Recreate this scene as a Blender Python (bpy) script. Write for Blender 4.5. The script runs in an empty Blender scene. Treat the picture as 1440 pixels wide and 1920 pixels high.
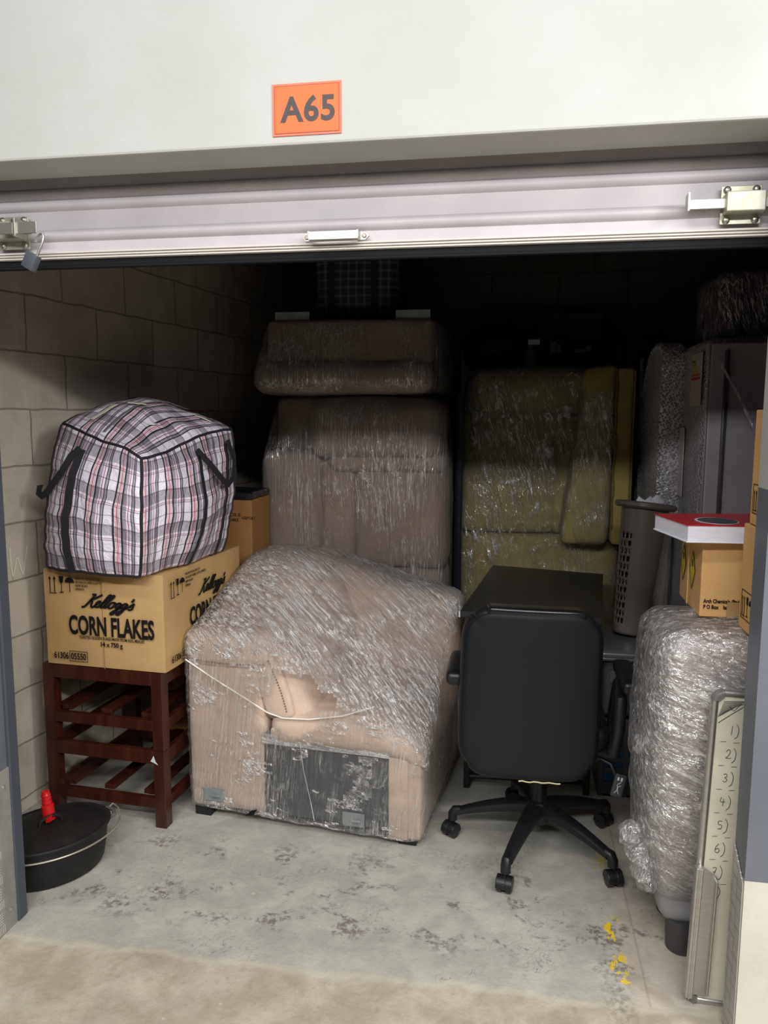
import bpy, bmesh, math, random
from mathutils import Vector, Matrix, noise as mn
random.seed(7)
scn = bpy.context.scene
COL = scn.collection
R = math.radians

# ------------------------------------------------------------------ camera, light, exposure
def make_camera():
    pitch, yaw, roll = R(7.2), R(9.6), R(.2)
    fwd = Vector((-math.sin(yaw)*math.cos(pitch), math.cos(yaw)*math.cos(pitch), -math.sin(pitch)))
    right = Vector((math.cos(yaw), math.sin(yaw), 0))
    up = right.cross(fwd)
    r2 = right*math.cos(roll)+up*math.sin(roll)
    u2 = up*math.cos(roll)-right*math.sin(roll)
    cam = bpy.data.objects.new('camera', bpy.data.cameras.new('camera'))
    m = Matrix((( r2.x, u2.x, -fwd.x, 0), (r2.y, u2.y, -fwd.y, 0), (r2.z, u2.z, -fwd.z, 1.55), (0, 0, 0, 1)))
    cam.matrix_world = m
    cam.data.sensor_fit = 'VERTICAL'; cam.data.sensor_height = 36; cam.data.lens = 36*1442/1920
    cam.data.clip_start = .02
    COL.objects.link(cam); scn.camera = cam
make_camera()

world = bpy.data.worlds.new('world'); scn.world = world; world.use_nodes = True
world.node_tree.nodes['Background'].inputs[0].default_value = (.93, .96, 1, 1)
world.node_tree.nodes['Background'].inputs[1].default_value = .04

def area(name, loc, size, power, rot=(0, 0, 0), col=(1, .99, .97)):
    l = bpy.data.lights.new(name, 'AREA'); l.shape = 'RECTANGLE'; l.size, l.size_y = size
    l.energy = power; l.color = col
    o = bpy.data.objects.new(name, l); o.location = loc; o.rotation_euler = rot; COL.objects.link(o)
area('corridor_area_light', (.6, -1.05, 2.95), (4.4, .25), 140, (R(28), 0, 0))
area('corridor_area_light', (2.7, -.2, 2.7), (.9, .5), 60, (R(30), R(38), 0))  # added lamp, unseen; throws extra light from the right onto the left wall
area('corridor_area_light', (-.3, .35, 3.4), (3.4, .25), 48, (R(0), 0, 0))
scn.view_settings.view_transform = 'Standard'; scn.view_settings.look = 'None'
scn.view_settings.gamma = 1; scn.view_settings.exposure = .22
try: scn.view_settings.use_curve_mapping = False
except Exception: pass

# ------------------------------------------------------------------ materials
class NT:
    def __init__(s, name):
        s.m = bpy.data.materials.new(name); s.m.use_nodes = True
        s.t = s.m.node_tree; s.t.nodes.clear(); s.out = s.t.nodes.new('ShaderNodeOutputMaterial')
    def n(s, typ, ins=None, **props):
        nd = s.t.nodes.new('ShaderNode'+typ)
        for k, v in props.items(): setattr(nd, k, v)
        for k, v in (ins or {}).items():
            sock = nd.inputs[k]
            if isinstance(v, bpy.types.NodeSocket): s.t.links.new(v, sock)
            else:
                if isinstance(v, (tuple, list)) and len(v) == 3 and sock.type == 'RGBA': v = (*v, 1)
                sock.default_value = v
        return nd
    def math(s, op, a, b=0, c=0): return s.n('Math', {0: a, 1: b, 2: c}, operation=op).outputs[0]
    def mix(s, f, a, b, blend='MIX'):
        nd = s.t.nodes.new('ShaderNodeMix'); nd.data_type = 'RGBA'; nd.blend_type = blend
        for i, v in ((0, f), (6, a), (7, b)):
            if isinstance(v, bpy.types.NodeSocket): s.t.links.new(v, nd.inputs[i])
            else: nd.inputs[i].default_value = (*v, 1) if isinstance(v, (tuple, list)) and len(v) == 3 else v
        return nd.outputs[2]
    def coord(s, kind='Object', scale=(1, 1, 1), rot=(0, 0, 0), loc=(0, 0, 0)):
        tc = s.n('TexCoord')
        return s.n('Mapping', {'Vector': tc.outputs[kind], 'Scale': scale, 'Rotation': rot, 'Location': loc}).outputs[0]
    def noise(s, vec, scale=5, detail=4, rough=.55, dist=0):
        return s.n('TexNoise', {'Vector': vec, 'Scale': scale, 'Detail': detail, 'Roughness': rough, 'Distortion': dist}).outputs[0]
    def ramp(s, f, stops, interp='LINEAR'):
        nd = s.n('ValToRGB', {0: f}); cr = nd.color_ramp; cr.interpolation = interp
        while len(cr.elements) < len(stops): cr.elements.new(.5)
        for e, (p, c) in zip(cr.elements, stops):
            e.position = p; e.color = (c, c, c, 1) if isinstance(c, (int, float)) else (*c, 1)
        return nd.outputs[0]
    def step(s, f, a, b): return s.n('MapRange', {0: f, 1: a, 2: b, 3: 0., 4: 1.}, interpolation_type='SMOOTHSTEP').outputs[0]
    def bump(s, h, strength=.3, dist=.01, prev=None):
        ins = {'Height': h, 'Strength': strength, 'Distance': dist}
        if prev is not None: ins['Normal'] = prev
        return s.n('Bump', ins).outputs[0]
    def pbr(s, col, rough=.6, metal=0., normal=None, **kw):
        ins = {'Base Color': col, 'Roughness': rough, 'Metallic': metal}
        if normal is not None: ins['Normal'] = normal
        ins.update(kw)
        return s.n('BsdfPrincipled', ins).outputs[0]
    def done(s, sh): s.t.links.new(sh, s.out.inputs[0]); return s.m

MATS = {}
def basic(name, col, rough=.6, metal=0., col2=None, scale=8, bump=0., bscale=60, stretch=(1, 1, 1), spec=.5, bdist=.004, lo=.35, hi=.7):
    if name in MATS: return MATS[name]
    t = NT(name); v = t.coord(scale=stretch); c = col
    if col2: c = t.mix(t.step(t.noise(v, scale, 5, .6), lo, hi), col, col2)
    nm = t.bump(t.noise(v, bscale, 3), bump, bdist) if bump else None
    MATS[name] = t.done(t.pbr(c, rough, metal, nm, **{'Specular IOR Level': spec}))
    return MATS[name]

def srgb(r, g, b):
    f = lambda c: ((c/255+.055)/1.055)**2.4 if c > 10 else c/255/12.92
    return (f(r), f(g), f(b))

def fabric(name, col, col2):
    t = NT(name); v = t.coord()
    big = t.noise(v, 5, 4); fine = t.noise(v, 230, 2, .7)
    streak = t.noise(t.coord(scale=(14, 14, 2)), 6, 3)
    c = t.mix(t.step(big, .3, .7), col, col2)
    c = t.mix(t.math('MULTIPLY', t.step(streak, .5, .75), .25), c, tuple(min(1, x*1.35) for x in col))
    nm = t.bump(fine, .35, .002, t.bump(t.noise(v, 9, 3), .5, .012))
    return t.done(t.pbr(c, .92, 0., nm, **{'Specular IOR Level': .15, 'Sheen Weight': .15}))

def film(name, d=(0, 0, 1), along=2.2, across=26., base=.05, streaks=.5, haze=.2, strength=.6, gate=(.36, .6), lo=.54, hi=.7, rough=.14, blotch=.5, ridge=.6):
    """thin clear stretch film: mostly transparent, glossy, whitish where it is stretched into creases along d"""
    t = NT(name); rot = Vector(d).normalized().to_track_quat('X', 'Z').to_euler()
    tc = t.n('TexCoord').outputs['Object']
    def al(a, c): return t.n('Mapping', {'Vector': tc, 'Scale': (1/a, 1/c, 1/c), 'Rotation': tuple(rot)}, vector_type='TEXTURE').outputs[0]
    v1, v2, v3 = al(along, across), al(along*2.2, across*2.6), al(1, 1)
    n1 = t.noise(v1, 1., 5, .6, .35); n2 = t.noise(v2, 1., 4, .6, .25); n3 = t.noise(v3, 3.4, 4, .6); n5 = t.noise(v3, 7.5, 5, .65, .8)
    rdg = t.step(t.math('ABSOLUTE', t.math('SUBTRACT', n2, .5)), .022, .0)
    rdg2 = t.step(t.math('ABSOLUTE', t.math('SUBTRACT', n1, .52)), .016, .0)
    gt = t.step(n3, *gate)
    blot = t.math('MULTIPLY', t.step(n5, .56, .72), blotch)
    m = t.math('MULTIPLY', t.math('ADD', t.step(n2, lo, hi), t.math('MULTIPLY', t.math('ADD', rdg, rdg2), ridge)), gt)
    m = t.math('ADD', m, t.math('MULTIPLY', blot, t.math('ADD', .35, t.step(n2, .4, .6))))
    h = t.math('ADD', t.math('ADD', t.math('MULTIPLY', n1, 1.2), t.math('MULTIPLY', n2, .7)), t.math('MULTIPLY', n5, .5))
    nm = t.bump(h, strength, .03)
    lw = t.n('LayerWeight', {'Blend': .25, 'Normal': nm}).outputs['Fresnel']
    fac = t.math('ADD', t.math('ADD', base, t.math('MULTIPLY', m, streaks)), t.math('MULTIPLY', lw, .45))
    fac = t.n('Clamp', {0: fac, 1: 0., 2: .95}).outputs[0]
    gl = t.n('BsdfGlossy', {'Color': (.97, .97, .97), 'Roughness': rough, 'Normal': nm}).outputs[0]
    tr = t.n('BsdfTransparent', {'Color': (1, 1, 1)}).outputs[0]
    df = t.n('BsdfDiffuse', {'Color': (.84, .82, .82), 'Normal': nm}).outputs[0]
    s1 = t.n('MixShader', {0: fac, 1: tr, 2: gl}).outputs[0]
    hz = t.n('Clamp', {0: t.math('MULTIPLY', t.math('ADD', t.math('MULTIPLY', m, 1.6), .22), haze), 1: 0., 2: .9}).outputs[0]
    return t.done(t.n('MixShader', {0: hz, 1: s1, 2: df}).outputs[0])

def m_bubble(name):
    t = NT(name); v = t.coord(rot=(.5, .3, .6))
    vo = t.n('TexVoronoi', {'Vector': v, 'Scale': 90., 'Randomness': .55}).outputs[0]
    fold = t.noise(t.coord(scale=(1, 1, 1)), 9, 5, .7, .5)
    nm = t.bump(t.step(vo, .62, .1), .9, .008, t.bump(fold, .7, .03))
    fac = t.math('ADD', .2, t.math('MULTIPLY', t.step(vo, .35, .62), .22))
    gl = t.n('BsdfGlossy', {'Color': (.95, .95, .95), 'Roughness': .2, 'Normal': nm}).outputs[0]
    df = t.n('BsdfDiffuse', {'Color': (.85, .85, .87), 'Normal': nm}).outputs[0]
    tr = t.n('BsdfTransparent', {'Color': (.96, .96, .97)}).outputs[0]
    s1 = t.n('MixShader', {0: fac, 1: tr, 2: gl}).outputs[0]
    return t.done(t.n('MixShader', {0: t.math('ADD', .26, t.math('MULTIPLY', t.step(vo, .4, .6), .14)), 1: s1, 2: df}).outputs[0])

def m_floor():
    t = NT('concrete_floor'); v = t.coord(); sp = t.n('SeparateXYZ', {0: v})
    x, y = sp.outputs[0], sp.outputs[1]
    n1 = t.noise(v, 1.6, 6, .6); n2 = t.noise(v, 7, 8, .68, .3); n3 = t.noise(v, 45, 6, .7); n4 = t.noise(v, 260, 3, .7)
    outer = t.mix(t.step(n2, .3, .72), srgb(163, 154, 137), srgb(192, 184, 168))
    outer = t.mix(t.math('MULTIPLY', t.step(n3, .5, .75), .45), outer, srgb(140, 134, 112))
    outer = t.mix(t.math('MULTIPLY', t.step(n1, .5, .64), .35), outer, srgb(150, 130, 118))
    paint = t.mix(t.step(n2, .35, .65), srgb(164, 162, 154), srgb(184, 181, 172))
    paint = t.mix(t.math('MULTIPLY', t.step(n3, .52, .7), .35), paint, srgb(148, 147, 132))
    bare = t.mix(t.step(n2, .35, .7), srgb(196, 188, 176), srgb(172, 162, 148))
    wob = t.math('MULTIPLY', t.math('SUBTRACT', t.noise(v, 6, 5, .6), .5), .09)
    yedge = t.math('ADD', t.math('ADD', y, wob), t.math('MULTIPLY', x, -.02))
    inside = t.step(yedge, 1.935, 1.95)
    right = t.step(t.math('ADD', x, t.math('MULTIPLY', wob, .3)), .335, .35)
    c = t.mix(right, paint, bare); c = t.mix(inside, outer, c)
    # light worn rim where the grey coating stops
    rim = t.math('MULTIPLY', t.step(t.math('ABSOLUTE', t.math('SUBTRACT', yedge, 1.93)), .022, .0), .4)
    c = t.mix(rim, c, srgb(205, 198, 184))
    # scuffs: dark purplish dirt patches and thin scratches in the coating
    band = t.math('MULTIPLY', t.step(y, 2.0, 2.12), t.step(y, 2.62, 2.4))
    dirt = t.math('MULTIPLY', t.step(t.noise(t.coord(scale=(1, 1.25, 1), loc=(3.1, .4, 0)), 5.5, 8, .72, .4), .532, .61), t.step(n3, .42, .56))
    c = t.mix(t.math('MULTIPLY', t.math('MULTIPLY', dirt, band), .75), c, srgb(98, 86, 82))
    scr = t.n('TexWave', {'Vector': t.coord(rot=(0, 0, .5)), 'Scale': 9., 'Distortion': 14., 'Detail': 4., 'Detail Scale': 2.5}).outputs[1]
    sm = t.math('MULTIPLY', t.step(scr, .975, 1.), t.step(t.noise(v, 3.7, 3), .5, .62))
    c = t.mix(t.math('MULTIPLY', t.math('MULTIPLY', sm, inside), .55), c, srgb(96, 92, 86))
    spots = t.step(t.noise(v, 24, 2, .4), .73, .77)
    c = t.mix(t.math('MULTIPLY', spots, .5), c, srgb(205, 202, 186))
    # green-black stain next to the yellow line
    st = t.math('MULTIPLY', t.step(t.math('ABSOLUTE', t.math('SUBTRACT', x, .31)), .06, .0), t.step(t.math('ABSOLUTE', t.math('SUBTRACT', y, 2.0)), .2, .04))
    c = t.mix(t.math('MULTIPLY', t.math('MULTIPLY', st, t.step(n3, .4, .62)), .6), c, srgb(96, 90, 76))
    # flaked yellow line
    yl = t.math('MULTIPLY', t.step(t.math('ABSOLUTE', t.math('SUBTRACT', x, .328)), .03, .018), t.step(t.noise(t.coord(scale=(1, .55, 1), loc=(.3, 1.12, 0)), 10, 6, .75), .53, .545))
    yl = t.math('MULTIPLY', yl, t.math('MULTIPLY', t.step(y, 2.0, 2.03), t.step(y, 2.75, 2.5)))
    c = t.mix(yl, c, srgb(232, 196, 40))
    # joint groove beside it
    gv = t.math('MULTIPLY', t.step(t.math('ABSOLUTE', t.math('SUBTRACT', x, .39)), .006, .0), inside)
    c = t.mix(t.math('MULTIPLY', gv, .35), c, srgb(120, 112, 104))
    nm = t.bump(n4, .25, .002, t.bump(n3, .3, .006, t.bump(n2, .25, .02)))
    rg = t.math('ADD', .48, t.math('MULTIPLY', n2, .3))
    return t.done(t.pbr(c, rg, 0., nm, **{'Specular IOR Level': .35}))

def m_blocks(name, off=(0, 0), dim=1.):
    t = NT(name); uv = t.coord('UV', loc=(off[0], off[1], 0))
    wob = t.n('VectorMath', {0: t.n('TexNoise', {'Vector': uv, 'Scale': 7., 'Detail': 3.}).outputs[1], 1: (.5, .5, .5)}, operation='SUBTRACT').outputs[0]
    wob = t.n('VectorMath', {0: wob, 3: .022}, operation='SCALE').outputs[0]
    p = t.n('VectorMath', {0: uv, 1: wob}, operation='ADD').outputs[0]
    br = t.n('TexBrick', {'Vector': p, 'Color1': (.35, .35, .35), 'Color2': (.65, .65, .65), 'Mortar': (0, 0, 0), 'Scale': 1., 'Mortar Size': .0042,
                          'Mortar Smooth': .35, 'Bias': 0., 'Brick Width': .42, 'Row Height': .2165})
    br.offset = .5
    g = t.noise(uv, 3.5, 7, .65, .3); f = t.noise(uv, 60, 5, .7); st = t.noise(t.coord('UV', scale=(1, .35, 1)), 5, 6, .6)
    c = t.mix(br.outputs[0], srgb(184, 177, 160), srgb(214, 207, 190))
    c = t.mix(t.math('MULTIPLY', t.step(g, .4, .68), .5), c, srgb(158, 151, 134))
    c = t.mix(t.math('MULTIPLY', t.step(st, .52, .7), .4), c, srgb(226, 218, 204))
    c = t.mix(t.math('MULTIPLY', br.outputs[1], .6), c, srgb(120, 112, 98))
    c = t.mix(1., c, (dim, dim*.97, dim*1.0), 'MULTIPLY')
    h = t.math('SUBTRACT', t.math('ADD', t.math('MULTIPLY', f, .25), t.math('MULTIPLY', g, .5)), br.outputs[1])
    return t.done(t.pbr(c, .93, 0., t.bump(h, .6, .008), **{'Specular IOR Level': .15}))

def m_plaid():
    t = NT('plaid_woven_plastic'); tc = t.n('TexCoord'); sp = t.n('SeparateXYZ', {0: tc.outputs['UV']})
    W = (.90, .86, .93); G = (.40, .37, .42); K = (.02, .02, .028); RD = (.42, .03, .06); PK = (.72, .30, .30)
    def stripes(sock, per, ph, stops):
        f = t.math('FRACT', t.math('ADD', t.math('MULTIPLY', sock, 1/per), ph))
        return t.ramp(f, stops, 'CONSTANT')
    a = stripes(sp.outputs[0], .104, .1, [(0, W), (.10, K), (.165, W), (.20, PK), (.225, W), (.25, RD), (.28, W), (.31, PK), (.335, W), (.37, K), (.43, G), (.55, W), (.60, RD), (.625, W), (.70, K), (.73, G), (.80, K), (.83, W)])
    b = stripes(sp.outputs[1], .132, .0, [(0, W), (.20, G), (.235, W), (.26, RD), (.275, W), (.34, G), (.62, K), (.635, G), (.66, W), (.9, G), (.93, W)])
    c = t.mix(1., a, t.mix(.14, b, (1, 1, 1)), 'MULTIPLY')
    wv = t.n('TexChecker', {'Vector': tc.outputs['UV'], 'Scale': 480.}).outputs[1]
    c = t.mix(t.math('MULTIPLY', wv, .08), c, (.5, .48, .5))
    v = t.coord()
    nm = t.bump(t.noise(v, 16, 5, .6, .6), .75, .02, t.bump(wv, .25, .001))
    return t.done(t.pbr(c, .38, 0., nm, **{'Specular IOR Level': .45}))

def m_rough_plaster():
    t = NT('white_plaster'); v = t.coord()
    c = t.mix(t.step(t.noise(v, 2.2, 5), .35, .7), srgb(184, 185, 183), srgb(176, 177, 173))
    sc = t.noise(t.coord(scale=(3, 1, 9), rot=(0, .4, 0)), 5, 6, .75, 1.)
    c = t.mix(t.math('MULTIPLY', t.step(sc, .62, .75), .25), c, srgb(170, 168, 160))
    nm = t.bump(t.noise(v, 35, 5, .6), .22, .005)
    return t.done(t.pbr(c, .55, 0., nm, **{'Specular IOR Level': .3}))

def m_checker():
    t = NT('checker_plate'); uv = t.coord('UV', scale=(26, 26, 26)); sp = t.n('SeparateXYZ', {0: uv})
    fx, fy = t.math('FRACT', sp.outputs[0]), t.math('FRACT', sp.outputs[1])
    cx = t.math('FLOOR', sp.outputs[0]); cy = t.math('FLOOR', sp.outputs[1])
    par = t.math('MODULO', t.math('ABSOLUTE', t.math('ADD', cx, cy)), 2)
    u = t.n('Mix', {0: par, 2: fx, 3: fy}, data_type='FLOAT').outputs[0]
    w = t.n('Mix', {0: par, 2: fy, 3: fx}, data_type='FLOAT').outputs[0]
    bars = t.step(t.math('SINE', t.math('MULTIPLY', u, 31.4)), .1, .6)
    lim = t.math('MULTIPLY', t.step(w, .1, .18), t.step(w, .9, .82))
    h = t.math('MULTIPLY', bars, lim)
    c = t.mix(h, (.36, .345, .32), (.72, .71, .68))
    return t.done(t.pbr(c, .42, .25, t.bump(h, .8, .004)))

def m_card(name, c1, c2):
    t = NT(name); v = t.coord(); wv = t.noise(t.coord(scale=(1, 1, 1)), 4, 4)
    c = t.mix(t.step(wv, .3, .7), c1, c2)
    fl = t.n('TexWave', {'Vector': v, 'Scale': 55., 'Distortion': .0}, bands_direction='X').outputs[1]
    nm = t.bump(fl, .06, .002, t.bump(t.noise(v, 6, 3), .3, .015))
    return t.done(t.pbr(c, .72, 0., nm, **{'Specular IOR Level': .25}))

PLASTER = m_rough_plaster(); CHECK = m_checker(); PLAID = m_plaid()
BLOCK = m_blocks('concrete_blocks', (.065, -.0515+.2165*1)); BLOCK_SHADED = m_blocks('concrete_blocks_shaded', (.1, .16), .22)  # second one: same blocks, colour darkened to stand in for the unlit interior
CARD = m_card('cardboard', srgb(184, 150, 100), srgb(194, 160, 110))
CARD2 = m_card('cardboard_dark', srgb(150, 108, 66), srgb(160, 118, 74))
CARD3 = m_card('cardboard_orange', srgb(212, 170, 112), srgb(204, 160, 102))
INK = basic('black_ink', (.012, .011, .012), .7, spec=.1)
BLACKP = basic('black_plastic', (.009, .009, .011), .42, bump=.12, bscale=400, bdist=.001)
LEATHER = basic('black_leather', (.006, .007, .009), .45, col2=(.009, .010, .012), bump=.2, bscale=420, bdist=.0008, spec=.3)
GLOSSBLK = basic('glossy_black', (.008, .008, .01), .22)
BLACKCLOTH = basic('black_webbing', (.010, .010, .014), .8, bump=.3, bscale=300)
WOOD = basic('dark_red_wood', (.035, .008, .005), .32, col2=(.062, .016, .009), scale=4, stretch=(6, 6, 1), bump=.06, bscale=30, spec=.5)
IRON = basic('cast_iron', (.010, .0095, .0095), .55, col2=(.016, .0145, .0135), scale=20, bump=.3, bscale=220, bdist=.0015, spec=.35)
ZINC = basic('zinc_plate', (.44, .43, .31), .45, .65, col2=(.52, .53, .46), scale=30, bump=.1, bscale=50)
STEEL = basic('bright_steel', (.46, .455, .43), .42, .8)
ALU = basic('brushed_aluminium', (.55, .54, .52), .36, .9, col2=(.48, .47, .45), scale=10, stretch=(1, 1, 12), bump=.08, bscale=200)
CURTAIN = basic('curtain_paint', srgb(190, 184, 188), .5, col2=srgb(181, 175, 179), scale=5, bump=.1, bscale=120, bdist=.002, spec=.4)
RAIL = basic('rail_paint', srgb(206, 199, 192), .45)
RUBBER = basic('black_rubber', (.006, .007, .009), .75, spec=.2)
GREYPAINT = basic('blue_grey_paint', srgb(104, 108, 118), .45, col2=srgb(96, 100, 110), scale=3, bump=.15, bscale=90, bdist=.003)
GREYDARK = basic('dark_grey_guide_paint', srgb(70, 76, 86), .5, bump=.1, bscale=80)
LIGHTMETAL = basic('galvanised_strip', srgb(168, 166, 160), .45, .35, col2=srgb(150, 148, 143), scale=12, bump=.1)
FAB = fabric('pinkish_beige_suede', srgb(208, 186, 170), srgb(192, 169, 152))
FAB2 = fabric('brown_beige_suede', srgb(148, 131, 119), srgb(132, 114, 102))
OLIVE = fabric('olive_fabric', srgb(166, 152, 98), srgb(148, 133, 82))
DARKLINING = basic('dark_lining', srgb(52, 54, 58), .85, col2=srgb(74, 74, 76), scale=5, stretch=(4, 1, .8), bump=.3, bscale=200)
SEAM = basic('seam_thread', srgb(120, 92, 74), .9)
GALV = basic('grey_bracket', srgb(158, 164, 164), .42, .4, col2=srgb(140, 146, 148), scale=20)
ORANGE = basic('sign_orange', srgb(255, 98, 22), .45); PINK = basic('sign_border', srgb(245, 110, 78), .45)
SIGNRED = basic('sign_line', srgb(140, 26, 6), .5); SIGNTXT = basic('sign_ink', srgb(58, 48, 48), .5)
REDP = basic('red_plastic', (.62, .012, .014), .3)
PAPER = basic('white_paper', srgb(226, 226, 236), .6, col2=srgb(208, 208, 222), scale=30, stretch=(1, 1, 30))
GREYTUB = basic('dark_grey_plastic', (.055, .06, .064), .35, bump=.05); LIDGREY = basic('lid_grey_plastic', (.085, .088, .09), .3)
BLUEGREY = basic('blue_grey_plastic', (.07, .078, .1), .4)
HAMPER = basic('brown_grey_plastic', srgb(98, 89, 84), .25)
WHITEB = basic('whiteboard_face', srgb(214, 210, 192), .3, col2=srgb(200, 196, 178), scale=6)
PADLOCK = basic('padlock_grey', srgb(92, 98, 108), .45, .3)
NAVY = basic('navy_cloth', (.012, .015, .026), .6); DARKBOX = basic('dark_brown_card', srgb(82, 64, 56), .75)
GREYAPP = basic('silver_grey_panel', srgb(172, 164, 170), .42, .1, col2=srgb(160, 152, 160), scale=4)
WHITEP = basic('white_plastic', srgb(205, 208, 214), .5)
CHALK = basic('chalk', srgb(222, 218, 204), .95)

# ------------------------------------------------------------------ object builders
def obj_from_bm(name, bm, mat, parent=None, smooth=False, local=False):
    me = bpy.data.meshes.new(name)
    if parent is not None and not local: bm.transform(parent['_m'].inverted() if False else PM[parent.name].inverted())
    bm.normal_update(); bm.to_mesh(me); bm.free()
    mats = mat if isinstance(mat, (list, tuple)) else [mat]
    for m in mats: me.materials.append(m)
    if smooth:
        me.shade_smooth()
        try: me.set_sharp_from_angle(angle=R(38))
        except Exception: pass
    o = bpy.data.objects.new(name, me); COL.objects.link(o)
    if parent is not None: o.parent = parent; PM[o.name] = PM[parent.name]
    else: PM[o.name] = Matrix.Identity(4)
    return o
PM = {}
def thing(name, label, cat, loc=(0, 0, 0), rz=0, group=None):
    o = bpy.data.objects.new(name, None); COL.objects.link(o); o.empty_display_size = .1
    o.location = loc; o.rotation_euler = (0, 0, rz); o['label'] = label; o['category'] = cat
    if group: o['group'] = group
    PM[o.name] = Matrix.Translation(loc) @ Matrix.Rotation(rz, 4, 'Z')
    return o
def single(o, label, cat, group=None):
    """a thing of one mesh: tag it and move its origin to its base"""
    o['label'] = label; o['category'] = cat
    if group: o['group'] = group
    me = o.data; xs = [v.co for v in me.vertices]
    c = Vector(((min(v.x for v in xs)+max(v.x for v in xs))/2, (min(v.y for v in xs)+max(v.y for v in xs))/2, min(v.z for v in xs)))
    me.transform(Matrix.Translation(-c)); o.location = c; PM[o.name] = Matrix.Translation(c)
    return o
def struct(o): o['kind'] = 'structure'; return o
class W:
    """collects shapes into one bmesh; local coordinates are carried to the world by M"""
    def __init__(s, M=None): s.bm = bmesh.new(); s.M = M or Matrix.Identity(4); s.uv = None
    def _fin(s, vs, M=None):
        T = s.M @ (M or Matrix.Identity(4))
        for v in vs: v.co = T @ v.co
    def box(s, x0, x1, y0, y1, z0, z1, bev=0, M=None, seg=2):
        b = bmesh.new(); bmesh.ops.create_cube(b, size=1)
        for v in b.verts: v.co = Vector((x0+(v.co.x+.5)*(x1-x0), y0+(v.co.y+.5)*(y1-y0), z0+(v.co.z+.5)*(z1-z0)))
        if bev: bmesh.ops.bevel(b, geom=b.edges[:], offset=bev, segments=seg, affect='EDGES', profile=.5)
        return s.join(b, M)
    def join(s, b, M=None):
        me = bpy.data.meshes.new('t'); b.to_mesh(me); b.free(); n = len(s.bm.verts)
        s.bm.from_mesh(me); bpy.data.meshes.remove(me); s.bm.verts.ensure_lookup_table()
        s._fin(s.bm.verts[n:], M); return s
    def soft(s, x0, x1, y0, y1, z0, z1, r=.04, n=14, puff=(0, 0, 0), amp=0, fr=4, M=None, fn=None, seed=0):
        """rounded, puffed cushion-like block"""
        b = bmesh.new(); bmesh.ops.create_cube(b, size=2)
        bmesh.ops.subdivide_edges(b, edges=b.edges[:], cuts=n, use_grid_fill=True)
        h = Vector(((x1-x0)/2, (y1-y0)/2, (z1-z0)/2)); c = Vector(((x1+x0)/2, (y1+y0)/2, (z1+z0)/2)); rr = min(r, *h)
        for v in b.verts:
            p = Vector([math.copysign(1-(1-abs(a))**1.0, a) for a in v.co])
            q = Vector([p[i]*h[i] for i in range(3)])
            # denser rings near the edges
            for i in range(3):
                a = abs(p[i])
                q[i] = math.copysign(h[i]*(1-(1-a)**1.6) if a < 1 else h[i], p[i])
            inner = Vector([max(-h[i]+rr, min(h[i]-rr, q[i])) for i in range(3)])
            d = q-inner
            if d.length > 1e-7: q = inner+d.normalized()*rr
            for i in range(3):
                j, k = (i+1) % 3, (i+2) % 3
                w = max(0, 1-(q[j]/h[j])**2)*max(0, 1-(q[k]/h[k])**2)
                if abs(q[i]) > h[i]-rr-1e-4 or True: q[i] += puff[i]*w*(q[i]/h[i])
            q += c
            if amp:
                w3 = mn.noise_vector(q*fr+Vector((seed, 0, 0))); q += w3*amp
            if fn: q = fn(q)
            v.co = q
        return s.join(b, M)
    def tube(s, pts, r, k=8, M=None, cap=True, flat=1.0, radii=None):
        b = bmesh.new(); pts = [Vector(p) for p in pts]; rings = []
        nrm = None
        for i, p in enumerate(pts):
            d = (pts[min(i+1, len(pts)-1)]-pts[max(i-1, 0)]).normalized()
            if nrm is None: nrm = d.orthogonal().normalized()
            nrm = (nrm-d*nrm.dot(d)); nrm = nrm.normalized() if nrm.length > 1e-6 else d.orthogonal().normalized()
            bi = d.cross(nrm); rad = radii[i] if radii else r
            rings.append([b.verts.new(p+nrm*math.cos(2*math.pi*j/k)*rad+bi*math.sin(2*math.pi*j/k)*rad*flat) for j in range(k)])
        for a, c in zip(rings, rings[1:]):
            for j in range(k): b.faces.new((a[j], a[(j+1) % k], c[(j+1) % k], c[j]))
        if cap: b.faces.new(rings[0][::-1]); b.faces.new(rings[-1])
        return s.join(b, M)
    def lathe(s, prof, k=32, M=None, sx=1, sy=1):
        b = bmesh.new(); rings = []
        for r, z in prof:
            rings.append([b.verts.new((r*sx*math.cos(2*math.pi*j/k), r*sy*math.sin(2*math.pi*j/k), z)) for j in range(k)])
        for a, c in zip(rings, rings[1:]):
            for j in range(k): b.faces.new((a[j], a[(j+1) % k], c[(j+1) % k], c[j]))
        b.faces.new(rings[0][::-1]); b.faces.new(rings[-1])
        return s.join(b, M)
    def prism(s, poly, y0, y1, M=None, bev=0, seg=2):
        """polygon in local x,z pushed along y"""
        b = bmesh.new(); vs = [b.verts.new((x, y0, z)) for x, z in poly]; f = b.faces.new(vs)
        e = bmesh.ops.extrude_face_region(b, geom=[f]); mv = [g for g in e['geom'] if isinstance(g, bmesh.types.BMVert)]
        for v in mv: v.co.y = y1
        bmesh.ops.recalc_face_normals(b, faces=b.faces[:])
        if bev: bmesh.ops.bevel(b, geom=b.edges[:], offset=bev, segments=seg, affect='EDGES', profile=.5)
        return s.join(b, M)
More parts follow.
